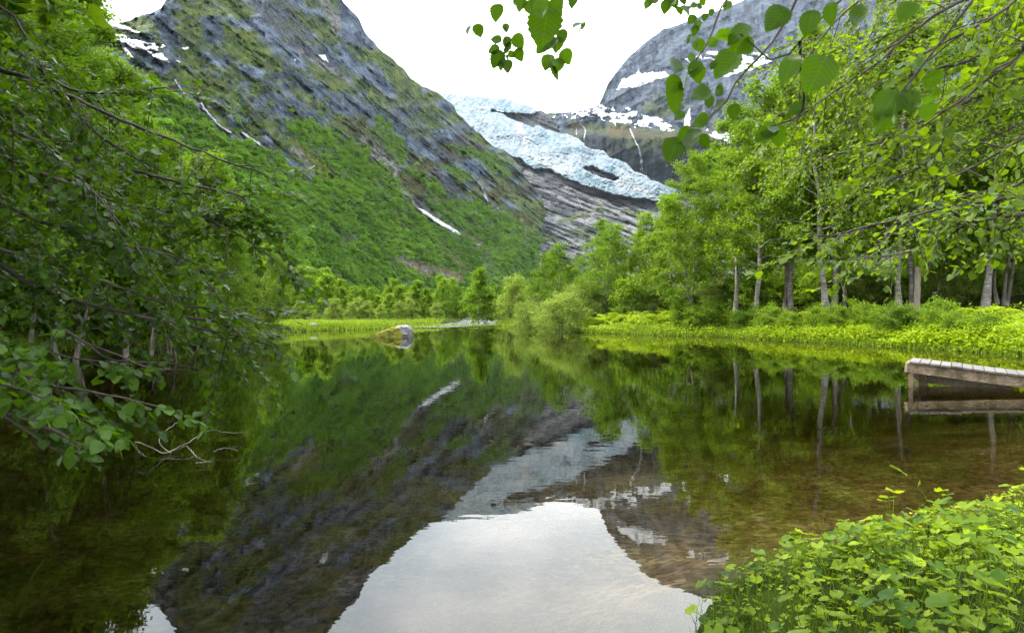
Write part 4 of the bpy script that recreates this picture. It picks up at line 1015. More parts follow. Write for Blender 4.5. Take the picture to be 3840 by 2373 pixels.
# ------------------------------------------------------------------ boulder
def boulder():
    t = thing('boulder', 'pale angular boulder with a mossy back at the far water edge', 'boulder', (0, 0, 0))
    c = at(1480, 1262, 41.2); t.location = (c[0], c[1], 0)
    def rock(pts, seed, amp):
        """convex block through the given points, then broken up"""
        bm = bmesh.new()
        for q in pts: bm.verts.new(q)
        bmesh.ops.convex_hull(bm, input=bm.verts)
        for lone in [v for v in bm.verts if not v.link_faces]: bm.verts.remove(lone)
        bmesh.ops.triangulate(bm, faces=bm.faces)
        for _ in range(3): bmesh.ops.subdivide_edges(bm, edges=bm.edges, cuts=1, use_grid_fill=True)
        bm.normal_update()
        for v in bm.verts:
            c_ = v.co
            f = float(ridged(np.array([c_.x * 2.3 + c_.y]), np.array([c_.z * 3.1 + c_.y * 1.7]), seed, 3)[0]) - 0.5
            v.co += v.normal * (amp * f)
        me = bpy.data.meshes.new('boulder'); bm.to_mesh(me); bm.free()
        return me
    prof = [(-0.55, -0.5), (-0.5, 0.26), (0.05, 0.46), (0.35, 0.64), (0.86, 0.60), (1.0, 0.40), (1.05, -0.5)]
    gq = np.random.default_rng(6)
    pts = [(x + gq.normal(0, .05), sy * (0.62 - 0.30 * max(z, 0)) + gq.normal(0, .05), z + gq.normal(0, .03)) for x, z in prof for sy in (-1, 1)]
    prof2 = [(-1.25, -0.5), (-1.2, 0.08), (-0.8, 0.24), (-0.3, 0.42), (0.10, 0.54), (0.40, 0.56), (0.55, 0.12), (0.62, -0.5)]
    pts2 = [(x + gq.normal(0, .05), sy * (0.80 - 0.35 * max(z, 0)) + gq.normal(0, .05), z + gq.normal(0, .03)) for x, z in prof2 for sy in (-1, 1)]
    m, n, l, p = new_mat('boulder_stone')
    a = noise_node(n, l, 2.2, 6, 0.65); r = ramp(n, l, a.outputs['Fac'], [(0.3, (0.05826, 0.05534, 0.05826)), (0.5, (0.1398, 0.134, 0.1369)), (0.7, (0.1923, 0.1864, 0.1894))])
    l.new(r.outputs['Color'], p.inputs['Base Color']); p.inputs['Roughness'].default_value = 0.9
    bp = n.new('ShaderNodeBump'); bp.inputs['Distance'].default_value = 0.06; l.new(a.outputs['Fac'], bp.inputs['Height']); l.new(bp.outputs['Normal'], p.inputs['Normal'])
    m2, n, l, p = new_mat('boulder_moss')
    a = noise_node(n, l, 3.0, 6, 0.65); r = ramp(n, l, a.outputs['Fac'], [(0.28, (0.035, 0.028, 0.010)), (0.42, (0.095, 0.13, 0.012)), (0.56, (0.19, 0.17, 0.018)), (0.66, (0.22, 0.15, 0.025)), (0.74, (0.20, 0.185, 0.16))])
    l.new(r.outputs['Color'], p.inputs['Base Color']); p.inputs['Roughness'].default_value = 1.0
    bp = n.new('ShaderNodeBump'); bp.inputs['Distance'].default_value = 0.08; l.new(a.outputs['Fac'], bp.inputs['Height']); l.new(bp.outputs['Normal'], p.inputs['Normal'])
    q = link('stone', rock(pts, 3, 0.20), t); q.data.materials.append(m)
    q = link('moss', rock(pts2, 5, 0.22), t); q.data.materials.append(m2)
boulder()
def far_bank_stones():
    m, n, l, p = new_mat('grey_stone')
    a = noise_node(n, l, 6, 5, 0.6); r = ramp(n, l, a.outputs['Fac'], [(0.35, (0.05, 0.048, 0.045)), (0.65, (0.17, 0.16, 0.15))])
    l.new(r.outputs['Color'], p.inputs['Base Color']); p.inputs['Roughness'].default_value = 0.9
    for px, d, s, lab in ((2865, 39.3, 0.32, 'low flat grey stone in the grass of the tree bank'), (1170, 51.5, 0.3, 'small grey stone at the grassy edge of the far shore')):
        c = gpos(px, d)
        u = np.linspace(0, 2 * math.pi, 18, endpoint=False); v = np.linspace(-0.5, 1.5, 9); U, V = np.meshgrid(u, v)
        k = 1 + 0.35 * (fbm(U * 1.4, V * 2, 9, 3) - 0.5)
        P = np.stack([np.cos(V) * np.cos(U) * k * s * 1.6, np.cos(V) * np.sin(U) * k * s, np.sin(V) * k * s * 0.6], -1).reshape(-1, 3)
        i = np.arange(8)[:, None] * 18; j = np.arange(18)[None, :]; kk = (j + 1) % 18
        o = link('stone', mk_mesh('stone', P, np.stack([i + j, i + kk, i + 18 + kk, i + 18 + j], -1).reshape(-1, 4), m)); o.location = tuple(c)
        tag(o, lab, 'stone')
far_bank_stones()

# ------------------------------------------------------------------ landing stage
def dock():
    A = np.array([0.835, -0.55]); B = np.array([0.55, 0.835]); o0 = np.array([8.9, 15.3])
    t = thing('landing_stage', 'weathered wooden landing stage sloping down into the lake', 'dock', (o0[0], o0[1], 0))
    O = (o0[0], o0[1], 0)
    def wood(name, c1, c2, along, mossy=0.0):
        m, n, l, p = new_mat(name)
        tcn = n.new('ShaderNodeTexCoord'); mpn = n.new('ShaderNodeMapping')
        mpn.inputs['Rotation'].default_value = (0, 0, -math.atan2(along[1], along[0])); mpn.inputs['Scale'].default_value = (1.2, 14, 14)
        l.new(tcn.outputs['Object'], mpn.inputs['Vector'])
        mp2 = n.new('ShaderNodeTexNoise'); mp2.inputs['Scale'].default_value = 2.2; mp2.inputs['Detail'].default_value = 6
        l.new(mpn.outputs['Vector'], mp2.inputs['Vector'])
        r = ramp(n, l, mp2.outputs['Fac'], [(0.3, c1), (0.7, c2)])
        last = r.outputs['Color']
        oi = n.new('ShaderNodeObjectInfo'); rr = ramp(n, l, oi.outputs['Random'], [(0, (0.8, 0.8, 0.8)), (1, (1.15, 1.15, 1.15))])
        mm = n.new('ShaderNodeMixRGB'); mm.blend_type = 'MULTIPLY'; mm.inputs['Fac'].default_value = 1
        l.new(last, mm.inputs['Color1']); l.new(rr.outputs['Color'], mm.inputs['Color2']); last = mm.outputs['Color']
        if mossy:
            nm = noise_node(n, l, 3.5, 5, 0.6); mr = ramp(n, l, nm.outputs['Fac'], [(0.42, (0, 0, 0)), (0.6, (mossy,) * 3)])
            m3 = n.new('ShaderNodeMixRGB'); l.new(mr.outputs['Color'], m3.inputs['Fac']); l.new(last, m3.inputs['Color1']); m3.inputs['Color2'].default_value = (0.06, 0.05, 0.015, 1); last = m3.outputs['Color']
        l.new(last, p.inputs['Base Color']); p.inputs['Roughness'].default_value = 0.85
        bp = n.new('ShaderNodeBump'); bp.inputs['Distance'].default_value = 0.01; l.new(mp2.outputs['Fac'], bp.inputs['Height']); l.new(bp.outputs['Normal'], p.inputs['Normal'])
        return m
    mp_ = wood('plank_wood', (0.07366, 0.06628, 0.06077), (0.1473, 0.1363, 0.127), B)
    mbm = wood('beam_wood', (0.153, 0.102, 0.0663), (0.3672, 0.2754, 0.1836), A, 0.9)
    mps = wood('post_wood', (0.075, 0.05, 0.03), (0.17, 0.115, 0.065), (0, 1))
    mib = wood('inner_board_wood', (0.16, 0.125, 0.08), (0.30, 0.25, 0.17), A)
    sl = -0.10; W = 1.15; zt = 0.595
    a3 = np.array([A[0], A[1], sl]); a3 /= np.linalg.norm(a3); b3 = np.array([B[0], B[1], 0]); u3 = np.cross(a3, b3); u3 = u3 if u3[2] > 0 else -u3
    base = np.array([o0[0], o0[1], zt])
    gg = np.random.default_rng(3)
    for k in range(26):
        c = base + a3 * (0.10 + 0.2 * k) + b3 * (W / 2 + gg.normal(0, 0.006)) + u3 * gg.normal(-0.025, 0.003)
        mb = MB(); mb.box(c, a3 * 0.0925, b3 * (W / 2 + 0.04), u3 * 0.024)
        pl = mb.build('plank', mp_, t, False, O)
        bv = pl.modifiers.new('edge', 'BEVEL'); bv.width = 0.006; bv.segments = 1
    for off, nm in ((0.05, 'beam'), (W - 0.05, 'beam')):
        mb = MB(); mb.box(base + a3 * 2.55 + b3 * off - u3 * 0.165, a3 * 2.62, b3 * 0.04, u3 * 0.112)
        o = mb.build(nm, mbm, t, False, O); bv = o.modifiers.new('edge', 'BEVEL'); bv.width = 0.008
    mb = MB(); mb.box(base - a3 * 0.035 + b3 * W / 2 - u3 * 0.17, a3 * 0.022, b3 * (W / 2 + 0.03), u3 * 0.105); mb.build('end_board', mbm, t, False, O)
    mb = MB(); mb.box(base + a3 * 1.0 + b3 * 0.75 - u3 * 0.40, a3 * 0.95, b3 * 0.03, u3 * 0.11); mb.build('inner_board', mib, t, False, O)
    for ia, ib, r in ((0.03, 0.03, 0.045), (0.25, W * 0.55, 0.085), (3.4, 0.06, 0.06), (3.4, W - 0.06, 0.06)):
        c = base + a3 * ia + b3 * ib; z1 = c[2] - 0.28
        mb = MB(); mb.box((c[0], c[1], (z1 - 1.0) / 2), (A[0] * r, A[1] * r, 0), (B[0] * r, B[1] * r, 0), (0, 0, (z1 + 1.0) / 2)); mb.build('post', mps, t, False, O)
dock()

# ------------------------------------------------------------------ ferns, grass and herbs on the far banks
def frond_mesh():
    mb = MB(); n = 15
    q = np.linspace(0, 1, n); spine = np.stack([np.zeros(n), q * 0.85, 0.55 * q - 0.62 * q ** 2.2], -1)
    mb.tube(spine, 0.006 * (1 - 0.8 * q) + 0.001, 3)
    P, Dv, N_, S = [], [], [], []
    for k in range(1, n):
        wdt = 0.27 * math.sin(math.pi * (0.12 + 0.86 * q[k])) ** 0.8
        for sgn in (-1, 1):
            P.append(spine[k]); Dv.append([sgn, 0.45, -0.12]); N_.append([0, -0.2, 1]); S.append(wdt)
    leaf_cloud(mb, np.array(P), np.array(Dv, float), np.array(N_, float), np.array(S), (np.array([[0, -0.06, 0], [-0.15, 0.4, 0.02], [0, 1, -0.05], [0.15, 0.4, 0.02]]), np.array([[0, 3, 2], [0, 2, 1]])), np.linspace(0.3, 0.8, len(P)))
    return mb.mesh('frond', M['fern'], smooth=False)
FROND = frond_mesh()
def fern(p, s, label, group, gg):
    t = thing('fern', label, 'fern', p, gg.uniform(0, 6), s, group)
    nf = 9
    for k in range(nf):
        o = link('frond', FROND, t); o.rotation_euler = (gg.uniform(-0.1, 0.45), gg.uniform(-0.15, 0.15), k * 6.283 / nf + gg.uniform(-0.25, 0.25)); f = gg.uniform(0.75, 1.15); o.scale = (f, f, f)
g = np.random.default_rng(8)
for i in range(20):
    px = g.uniform(2190, 2560); d = np.interp(px, [2190, 2560], [50.5, 45]) + g.uniform(-1.0, 2.2)
    fern(gpos(px, d), g.uniform(1.0, 1.7), 'yellow green fern on the bank under the spreading alder', 'ferns under the spreading alder', g)
for i in range(20):
    px = g.uniform(3450, 3860); d = np.interp(px, [3450, 3860], [34.5, 31]) + g.uniform(-0.6, 2)
    fern(gpos(px, d), g.uniform(0.9, 1.4), 'bright fern at the foot of the grey birch behind the landing stage', 'ferns behind the landing stage', g)
for i in range(9):
    px = g.uniform(2680, 3350); d = np.interp(px, [2680, 3350], [43, 36.5]) + g.uniform(-0.6, 2)
    fern(gpos(px, d), g.uniform(0.8, 1.2), 'single fern among the grass between the white trunks', 'ferns between the white trunks', g)

def blades(P, h, w, gg, curve=0.5, seg=2):
    """grass: each blade a bent tapering strip"""
    n = len(P); az = gg.uniform(0, 6.28, n); d = np.stack([np.cos(az), np.sin(az), np.zeros(n)], -1); s = np.stack([-np.sin(az), np.cos(az), np.zeros(n)], -1)
    bend = gg.uniform(0.1, 1, n) * curve
    rows = []
    for k in range(seg + 1):
        q = k / seg
        c = P + d * (bend * h * q ** 1.8)[:, None] + np.array([0, 0, 1.0]) * (h * (q - 0.45 * bend * q ** 2.5))[:, None]
        ww = (w * (1 - q) ** 0.7)[:, None]
        if k < seg: rows += [c - s * ww, c + s * ww]
        else: rows += [c]
    k2 = 2 * seg + 1
    V = np.stack(rows, 1).reshape(-1, 3); b = (np.arange(n) * k2)[:, None]
    Fq = np.concatenate([b + np.array([[2 * k, 2 * k + 1, 2 * k + 3, 2 * k + 2]]) for k in range(seg - 1)]) if seg > 1 else None
    Ft = b + np.array([[2 * seg - 2, 2 * seg - 1, 2 * seg]])
    return V, Fq, Ft, np.repeat(np.clip(gg.normal(0.5, 0.22, n), 0, 1), k2)
def grass_object(name, P, h, w, gg, label, curve=0.5, seg=2, mat='grass'):
    mb = MB(); V, Fq, Ft, ti = blades(P, h, w, gg, curve, seg)
    mb.add(V, Ft, ti)
    if Fq is not None: mb.Fs.append(Fq)
    return tag(mb.build(name, M[mat], smooth=False), label, 'grass', kind='stuff')

def bank_scatter(n, pxr, dpt, dvar, gg):
    px = gg.uniform(*pxr, n); d = np.interp(px, *dpt) + dvar * np.abs(gg.normal(0, 1, n)) - 0.3
    X = (px - 1920) / F * d; Z = ground_z(X, d); ok = Z > 0.03
    return np.stack([X, d, Z - 0.02], -1)[ok]
RBK = ([2150, 2300, 2500, 2700, 2900, 3200, 3500, 3840], [49, 46, 42.7, 41, 37, 33, 29, 25])
g = np.random.default_rng(9)
P = bank_scatter(34000, (2150, 3950), RBK, 3.0, g); n = len(P)
grass_object('grass', P, g.uniform(0.12, 0.42, n), np.full(n, 0.012), g, 'bright green grass on the bank in front of the trees')
FBK = ([980, 1200, 1400, 1560, 1700, 1850, 2060], [48, 51, 54, 58, 65, 65.5, 62])
P = bank_scatter(26000, (980, 2080), FBK, 5.0, g); n = len(P)
P = P[~((np.abs(P[:, 0] + 4.5) < 2.6) & (P[:, 1] > 57))]; n = len(P)
grass_object('grass', P, g.uniform(0.10, 0.5, n), np.full(n, 0.018), g, 'yellowish meadow grass along the far shore')
P = bank_scatter(9000, (-150, 1050), ([-150, 200, 650, 1050], [19, 23, 29, 48]), 2.5, g); n = len(P)
grass_object('grass', P, g.uniform(0.15, 0.5, n), np.full(n, 0.013), g, 'dim grass under the shoreline wood')

def shore_pts(n, gg, lo, hi, ymin, xr):
    S_ = np.array(SHORE); T_ = np.roll(S_, -1, 0); ln = np.hypot(*(T_ - S_).T); k = gg.choice(len(S_), n, p=ln / ln.sum()); f = gg.uniform(0, 1, n)[:, None]
    t = (T_ - S_)[k]; nn = np.stack([-t[:, 1], t[:, 0]], -1) / ln[k][:, None]; q = S_[k] + t * f
    best = None
    for sg in (1, -1):
        p = q + sg * nn * 0.3
        if (~inpoly(p[:, 0], p[:, 1], SHORE)).mean() > 0.5: best = sg
    q = q + best * nn * gg.uniform(lo, hi, n)[:, None]
    ok = (q[:, 1] > ymin) & (q[:, 0] > xr[0]) & (q[:, 0] < xr[1]); q = q[ok]
    return np.column_stack([q, np.maximum(ground_z(q[:, 0], q[:, 1]), 0.0)])
g_s = np.random.default_rng(31)
P = shore_pts(26000, g_s, -0.35, 0.9, 20, (2, 22)); n = len(P)
grass_object('grass', P, g_s.uniform(0.12, 0.45, n), np.full(n, 0.014), g_s, 'long grass hanging over the waterline below the tree bank', 1.1)
P = shore_pts(16000, g_s, -0.3, 0.8, 40, (-18, 3)); n = len(P)
grass_object('grass', P, g_s.uniform(0.12, 0.40, n), np.full(n, 0.018), g_s, 'ragged grass fringe at the waterline of the far shore', 1.0)

def herb_cover(name, P, ls, gg, label, lift):
    mb = MB(); n = len(P); P = P.copy(); P[:, 2] += gg.uniform(0, 1, n) ** 0.7 * lift * (0.4 + 0.9 * fbm(P[:, 0] * 0.9, P[:, 1] * 0.9, 61, 3))
    leaf_cloud(mb, P, gg.normal(0, 1, (n, 3)) * [1, 1, 0.35], gg.normal(0, 0.35, (n, 3)) + [0, -0.15, 1], ls * gg.uniform(0.6, 1.3, n), LEAF4, np.clip(gg.normal(0.55, 0.25, n), 0, 1))
    return tag(mb.build(name, M['herb'], smooth=False), label, 'undergrowth', kind='stuff')
P = bank_scatter(30000, (2250, 3950), RBK, 2.3, g)
keep = fbm(P[:, 0] / 2.2, P[:, 1] / 2.2, 66, 3) + 0.25 * sstep(8, 18, P[:, 0]) > 0.56
herb_cover('undergrowth', P[keep], 0.12, g, 'broad leaved herbs massed along the edge of the tree bank', 0.75)
P = shore_pts(20000, g_s, -0.3, 0.7, 20, (4, 22)); keep = fbm(P[:, 0] / 1.6, P[:, 1] / 1.6, 67, 3) > 0.47
herb_cover('undergrowth', P[keep], 0.13, g_s, 'leafy herbs leaning out over the water from the tree bank', 0.55)
for i in range(16):
    px = 2560 + 1200 * ((i * 0.618034) % 1.0); d = np.interp(px, *RBK) + g.uniform(0.7, 2.2)
    place(BUSH[1], 'shrub', 'low leafy bush on the grassy edge of the tree bank', 'shrub', gpos(px, d), g.uniform(0, 6), g.uniform(0.55, 0.95), 'low bushes on the bank edge')

# ------------------------------------------------------------------ near branches
def ovate_leaf(wid=0.42, rows=11, serr=0.09, curl=0.10, fold=0.07, petiole=0.28, twist=0.0):
    V = []; q = np.linspace(0, 1, rows)
    for k, t in enumerate(q):
        wv = wid * (math.sin(math.pi * t ** 0.78) ** 0.75 if 0 < t < 1 else 0.0) * (1 + (serr if k % 2 else -serr))
        z = -curl * t * t + 0.02 * math.sin(9 * t)
        V += [[-wv + twist * t * t, t, z + fold * wv / wid], [twist * t * t, t, z], [wv + twist * t * t, t, z + fold * wv / wid * 0.8]]
    Fq = []
    for k in range(rows - 1):
        b = 3 * k; Fq += [[b, b + 1, b + 4, b + 3], [b + 1, b + 2, b + 5, b + 4]]
    n0 = len(V); V += [[-0.012, -petiole, 0.05], [0.012, -petiole, 0.05], [0.012, 0.02, 0.0], [-0.012, 0.02, 0.0]]
    Fq.append([n0, n0 + 1, n0 + 2, n0 + 3])
    V = np.array(V); V[:, 1] += petiole
    return V, np.array(Fq)
OV = [ovate_leaf(0.42, 15, 0.07, 0.14, 0.09), ovate_leaf(0.46, 15, 0.06, 0.30, 0.16, twist=0.07), ovate_leaf(0.38, 15, 0.07, -0.10, 0.22, twist=-0.08), ovate_leaf(0.44, 15, 0.07, 0.42, 0.05, twist=0.10)]
OVLITE = ovate_leaf(0.42, 6, 0.0, 0.12, 0.09)
def leaf_meshes(mat, tag_):
    r = []
    for V, Fq in OV:
        for ti in (0.25, 0.5, 0.75):
            r.append(mk_mesh('leaf_' + tag_, V, Fq, M[mat], True, {'tint': np.full(len(V), ti)}, None, {'leafuv': np.stack([V[:, 0], V[:, 1] - 0.28, np.ones(len(V))], -1)}))
    return r
LM = {'leaf_near': leaf_meshes('leaf_near', 'green'), 'leaf_yellow': leaf_meshes('leaf_yellow', 'bright')}

def smooth_line(P, n):
    P = np.asarray(P, float)
    s = np.concatenate([[0], np.cumsum(np.linalg.norm(np.diff(P, axis=0), axis=1))])
    Q = np.vstack([2 * P[0] - P[1], P, 2 * P[-1] - P[-2]])
    out = []
    for t in np.linspace(0, s[-1], n):
        k = min(np.searchsorted(s, t, 'right') - 1, len(P) - 2); f = (t - s[k]) / (s[k + 1] - s[k] + 1e-9)
        a, b, c, d = Q[k], Q[k + 1], Q[k + 2], Q[k + 3]
        out.append(0.5 * (2 * b + (c - a) * f + (2 * a - 5 * b + 4 * c - d) * f * f + (3 * b - a - 3 * c + d) * f ** 3))
    return np.array(out)

class Branchy:
    """a tree whose limbs hang into view: limb meshes, leaves that are parts, the rest one foliage part"""
    def __init__(s, name, label, cat, base, mat, seed):
        s.o = thing(name, label, cat, base); s.base = np.array(base, float); s.mat = mat; s.g = np.random.default_rng(seed)
        s.leaf = []; s.twigs = MB(); s.cur = s.o
    def limb(s, pts, r0, r1, n=40, twig=0.12, tl=(0.25, 0.6), start=0.15, droop=0.35, spread=0.75, lsz=(0.030, 0.074), gap=0.032, side=None, bare=0.0):
        g = s.g
        L = smooth_line([p if len(p) == 3 and not isinstance(p, tuple) else at(*p) for p in pts], n)
        L[2:-1] += g.normal(0, r0 * 0.14, (n - 3, 3))
        rad = np.linspace(r0, r1, n)
        mb = MB(); mb.tube(L, rad, 7); s.cur = mb.build('limb', M['twig'], s.o, True, s.base)
        ln = np.concatenate([[0], np.cumsum(np.linalg.norm(np.diff(L, axis=0), axis=1))])
        d = start * ln[-1]
        while d < ln[-1]:
            p = np.array([np.interp(d, ln, L[:, k]) for k in range(3)])
            k = min(np.searchsorted(ln, d), n - 1); tan = norm(L[k] - L[max(k - 1, 0)])
            v = norm(tan * g.uniform(0.5, 1.0) + g.normal(0, spread, 3) * np.array([1, 1, 0.8]) + np.array([0, 0, -0.25]) + (np.array(side) if side is not None else 0))
            s.twig(p, v, g.uniform(*tl), max(0.0022, r1 * 0.8), droop, lsz, gap, 1, bare)
            d += twig * g.uniform(0.5, 1.5)
        s.twig(L[-1], norm(L[-1] - L[-3]), g.uniform(*tl), r1 * 0.9, droop, lsz, gap, 1, bare)
        return L
    def twig(s, p, v, L, r, droop, lsz, gap, depth, bare):
        g = s.g; n = 6; q = np.linspace(0, 1, n)
        P = p + v[None] * (q * L)[:, None]; P[:, 2] -= droop * L * q ** 2 * 0.6
        P += np.cumsum(g.normal(0, 0.03 * L, (n, 3)), 0) * q[:, None]
        s.twigs.tube(P, r * (1 - 0.6 * q), 4)
        if depth and L > 0.3:
            for k in range(int(L / 0.14)):
                qq = g.uniform(0.25, 0.95); pp = np.array([np.interp(qq, q, P[:, j]) for j in range(3)])
                s.twig(pp, norm(v + g.normal(0, 0.6, 3)), L * g.uniform(0.25, 0.45), r * 0.6, droop * 1.2, lsz, gap, 0, bare)
        if g.uniform() < bare: return
        nl = max(2, int(L / gap)); sd = 1
        sidev = norm(np.cross(v, [0, 0, 1]))
        for k in range(nl):
            qq = 0.18 + 0.82 * (k + 0.6) / nl
            pp = np.array([np.interp(qq, q, P[:, j]) for j in range(3)])
            dv = norm(v * 0.6 + sidev * sd * 0.8 + g.normal(0, 0.3, 3) + np.array([0, 0, -0.25])); sd = -sd
            s.leaf.append((pp, dv, norm(g.normal(0, 0.42, 3) + np.array([0, 0, 1.0])), g.uniform(*lsz), s.cur))
        s.leaf.append((P[-1], norm(v + [0, 0, -0.3]), norm(g.normal(0, 0.4, 3) + np.array([0, 0, 1.0])), g.uniform(*lsz), s.cur))
    def add_leaf(s, x, y, d, px, ang, roll=0.0, tilt=0.0):
        """one leaf: pixel of its middle, distance, length in photo pixels, direction of the tip (degrees, 0 right, 90 up)"""
        sz = px / F * d
        a = math.radians(ang); dv = norm(np.array([math.cos(a), math.sin(tilt) * 0.9, math.sin(a)]))
        pos = at(x, y, d) - dv * sz * 0.78
        nv = norm(np.array([math.sin(a) * math.sin(roll), -math.cos(roll), -math.cos(a) * math.sin(roll)]))
        s.leaf.append((pos, dv, nv, sz, s.o))
    def trunk(s, pts, r0, r1):
        L = smooth_line(pts, 20); mb = MB(); mb.tube(L, np.linspace(r0, r1, 20), 9); mb.build('trunk', M['bark_alder'], s.o, True, s.base)
    def finish(s, most=300):
        g = s.g
        if s.twigs.n: s.twigs.build('twigs', M['twig'], s.o, True, s.base)['kind'] = 'stuff'
        Lf = s.leaf
        def key(a):
            p = a[0]
            if p[1] < 0.2: return 0
            X = 1920 + p[0] / p[1] * F; Y = HOR - (p[2] - CAMH) / p[1] * F
            return a[3] / p[1] if -40 < X < 3880 and -40 < Y < 2400 else 0
        order = sorted(range(len(Lf)), key=lambda i: -key(Lf[i]))
        ms = LM[s.mat]
        for i in order[:most]:
            p, dv, nv, sz, par = Lf[i]
            x = norm(np.cross(dv, nv)); z = np.cross(x, dv); q = p - s.base
            o = link('leaf', ms[int(g.integers(0, len(ms)))], par)
            mtx = Matrix(((x[0] * sz, dv[0] * sz, z[0] * sz, q[0]), (x[1] * sz, dv[1] * sz, z[1] * sz, q[1]), (x[2] * sz, dv[2] * sz, z[2] * sz, q[2]), (0, 0, 0, 1)))
            o.matrix_local = mtx
        rest = order[most:]
        if rest:
            mb = MB()
            leaf_cloud(mb, np.array([Lf[i][0] for i in rest]), np.array([Lf[i][1] for i in rest]), np.array([Lf[i][2] for i in rest]), np.array([Lf[i][3] for i in rest]), OVLITE, g.uniform(0.1, 0.9, len(rest)))
            f = mb.build('foliage', M[s.mat], s.o, False, s.base); f['kind'] = 'stuff'

# ---- left: three alders leaning out over the water, trunks on the bank beyond the frame
a1 = Branchy('alder_tree', 'overhanging alder whose long dark bare-tipped limb slants over the lake', 'alder', (-7.6, 6.0, 0.3), 'leaf_near', 101)
tr1 = [np.array(v) for v in ((-7.6, 6.0, 0.0), (-7.3, 6.0, 2.0), (-6.6, 6.0, 4.2), (-6.2, 6.1, 7.0))]
a1.trunk(tr1, 0.16, 0.05)
a1.limb([np.array((-6.7, 6.0, 4.0)), (-300, 200, 5.8), (42, 275, 5.6), (106, 296, 5.5), (339, 397, 5.4), (450, 450, 5.3), (619, 513, 5.2), (831, 598, 5.1), (947, 635, 5.1)], 0.032, 0.006, 60, 0.13, (0.2, 0.55), 0.12, droop=0.6, side=(0.1, 0, -0.5), bare=0.62)
a1.limb([np.array((-6.8, 6.0, 3.7)), (-250, 300, 6.0), (0, 370, 5.8), (222, 540, 5.6), (350, 650, 5.5), (520, 790, 5.4), (640, 900, 5.3)], 0.035, 0.007, 50, 0.10, (0.25, 0.6), 0.15, droop=0.5)
a1.limb([np.array((-6.7, 6.0, 4.3)), (-200, 120, 6.4), (60, 190, 6.4), (250, 330, 6.2), (480, 350, 6.0), (600, 330, 6.0), (650, 340, 6.0)], 0.03, 0.006, 50, 0.10, (0.25, 0.6), 0.15, droop=0.4)
a1.limb([np.array((-6.4, 6.0, 5.0)), (-150, -60, 5.6), (0, 20, 5.2), (90, 120, 5.0), (160, 260, 5.0)], 0.03, 0.006, 40, 0.10, (0.25, 0.55), 0.2, droop=0.5)
a1.limb([(220, 350, 5.5), (330, 470, 5.4), (450, 560, 5.3), (600, 640, 5.2)], 0.016, 0.005, 40, 0.10, (0.2, 0.5), 0.1, droop=0.6, bare=0.3)
a1.finish()
a2 = Branchy('alder_tree', 'leafy alder hanging low over the dark water with many crossing limbs', 'alder', (-7.0, 4.6, 0.3), 'leaf_near', 102)
a2.trunk([np.array(v) for v in ((-7.0, 4.6, 0.0), (-6.6, 4.7, 1.2), (-5.9, 4.8, 2.6), (-5.6, 4.9, 5.2))], 0.13, 0.05)
lim = dict(twig=0.085, tl=(0.22, 0.6), start=0.12, droop=0.45)
a2.limb([np.array((-6.3, 4.75, 1.9)), (-200, 940, 5.0), (0, 998, 5.0), (80, 1044, 5.0), (254, 1118, 5.0), (391, 1155, 5.0), (582, 1197, 5.0), (760, 1235, 5.0), (890, 1258, 5.0)], 0.03, 0.006, 55, **lim)
a2.limb([np.array((-6.3, 4.75, 2.0)), (-180, 880, 5.3), (0, 940, 5.3), (120, 960, 5.3), (370, 1050, 5.2), (600, 1130, 5.1), (800, 1160, 5.1), (890, 1175, 5.1)], 0.026, 0.006, 55, **lim)
a2.limb([np.array((-6.0, 4.8, 2.4)), (-150, 700, 4.7), (0, 760, 4.7), (150, 830, 4.7), (400, 900, 4.8), (640, 960, 4.9), (760, 1040, 4.9), (820, 1110, 4.9)], 0.026, 0.006, 55, **lim)
a2.limb([np.array((-6.0, 4.8, 2.6)), (-120, 560, 5.1), (40, 600, 5.1), (260, 690, 5.1), (480, 770, 5.0), (720, 800, 5.0), (840, 850, 5.0), (930, 900, 5.0)], 0.026, 0.006, 55, **lim)
a2.limb([(500, 640, 5.2), (700, 690, 5.1), (850, 720, 5.1), (900, 735, 5.1), (950, 780, 5.1)], 0.014, 0.005, 40, **lim)
a2.limb([np.array((-5.9, 4.8, 2.8)), (-100, 430, 4.5), (60, 500, 4.5), (200, 560, 4.5), (330, 700, 4.5), (420, 800, 4.5)], 0.026, 0.006, 50, **lim)
a2.limb([(206, 1213, 4.6), (318, 1285, 4.6), (397, 1340, 4.6), (490, 1356, 4.6), (624, 1360, 4.6)], 0.010, 0.004, 30, 0.2, (0.1, 0.3), 0.5, bare=0.5)
a2.limb([(400, 1345, 4.6), (425, 1400, 4.6), (460, 1430, 4.6), (540, 1415, 4.6)], 0.008, 0.003, 20, 0.3, (0.1, 0.2), 0.6, bare=0.7)
a2.limb([(318, 1285, 4.6), (440, 1330, 4.5), (560, 1380, 4.5), (680, 1386, 4.5)], 0.008, 0.003, 24, 0.3, (0.1, 0.25), 0.5, bare=0.6)
a2.limb([(700, 1190, 5.0), (820, 1210, 5.0), (900, 1250, 5.0), (1000, 1290, 5.0)], 0.010, 0.004, 30, 0.09, (0.15, 0.35), 0.2)
a2.finish()
a3 = Branchy('alder_tree', 'pale broken alder bough with bright leaves dipping to the water', 'alder', (-4.6, 3.4, 0.2), 'leaf_near', 103)
a3.trunk([np.array(v) for v in ((-4.6, 3.4, -0.1), (-4.1, 3.5, 0.6), (-3.5, 3.6, 1.15))], 0.07, 0.045)
lim = dict(twig=0.075, tl=(0.15, 0.38), start=0.25, droop=0.15, lsz=(0.05, 0.085))
a3.limb([np.array((-3.5, 3.6, 1.15)), (-150, 1490, 3.7), (0, 1535, 3.7), (110, 1572, 3.7), (175, 1600, 3.7)], 0.040, 0.014, 40, 0.16, (0.2, 0.4), 0.5)
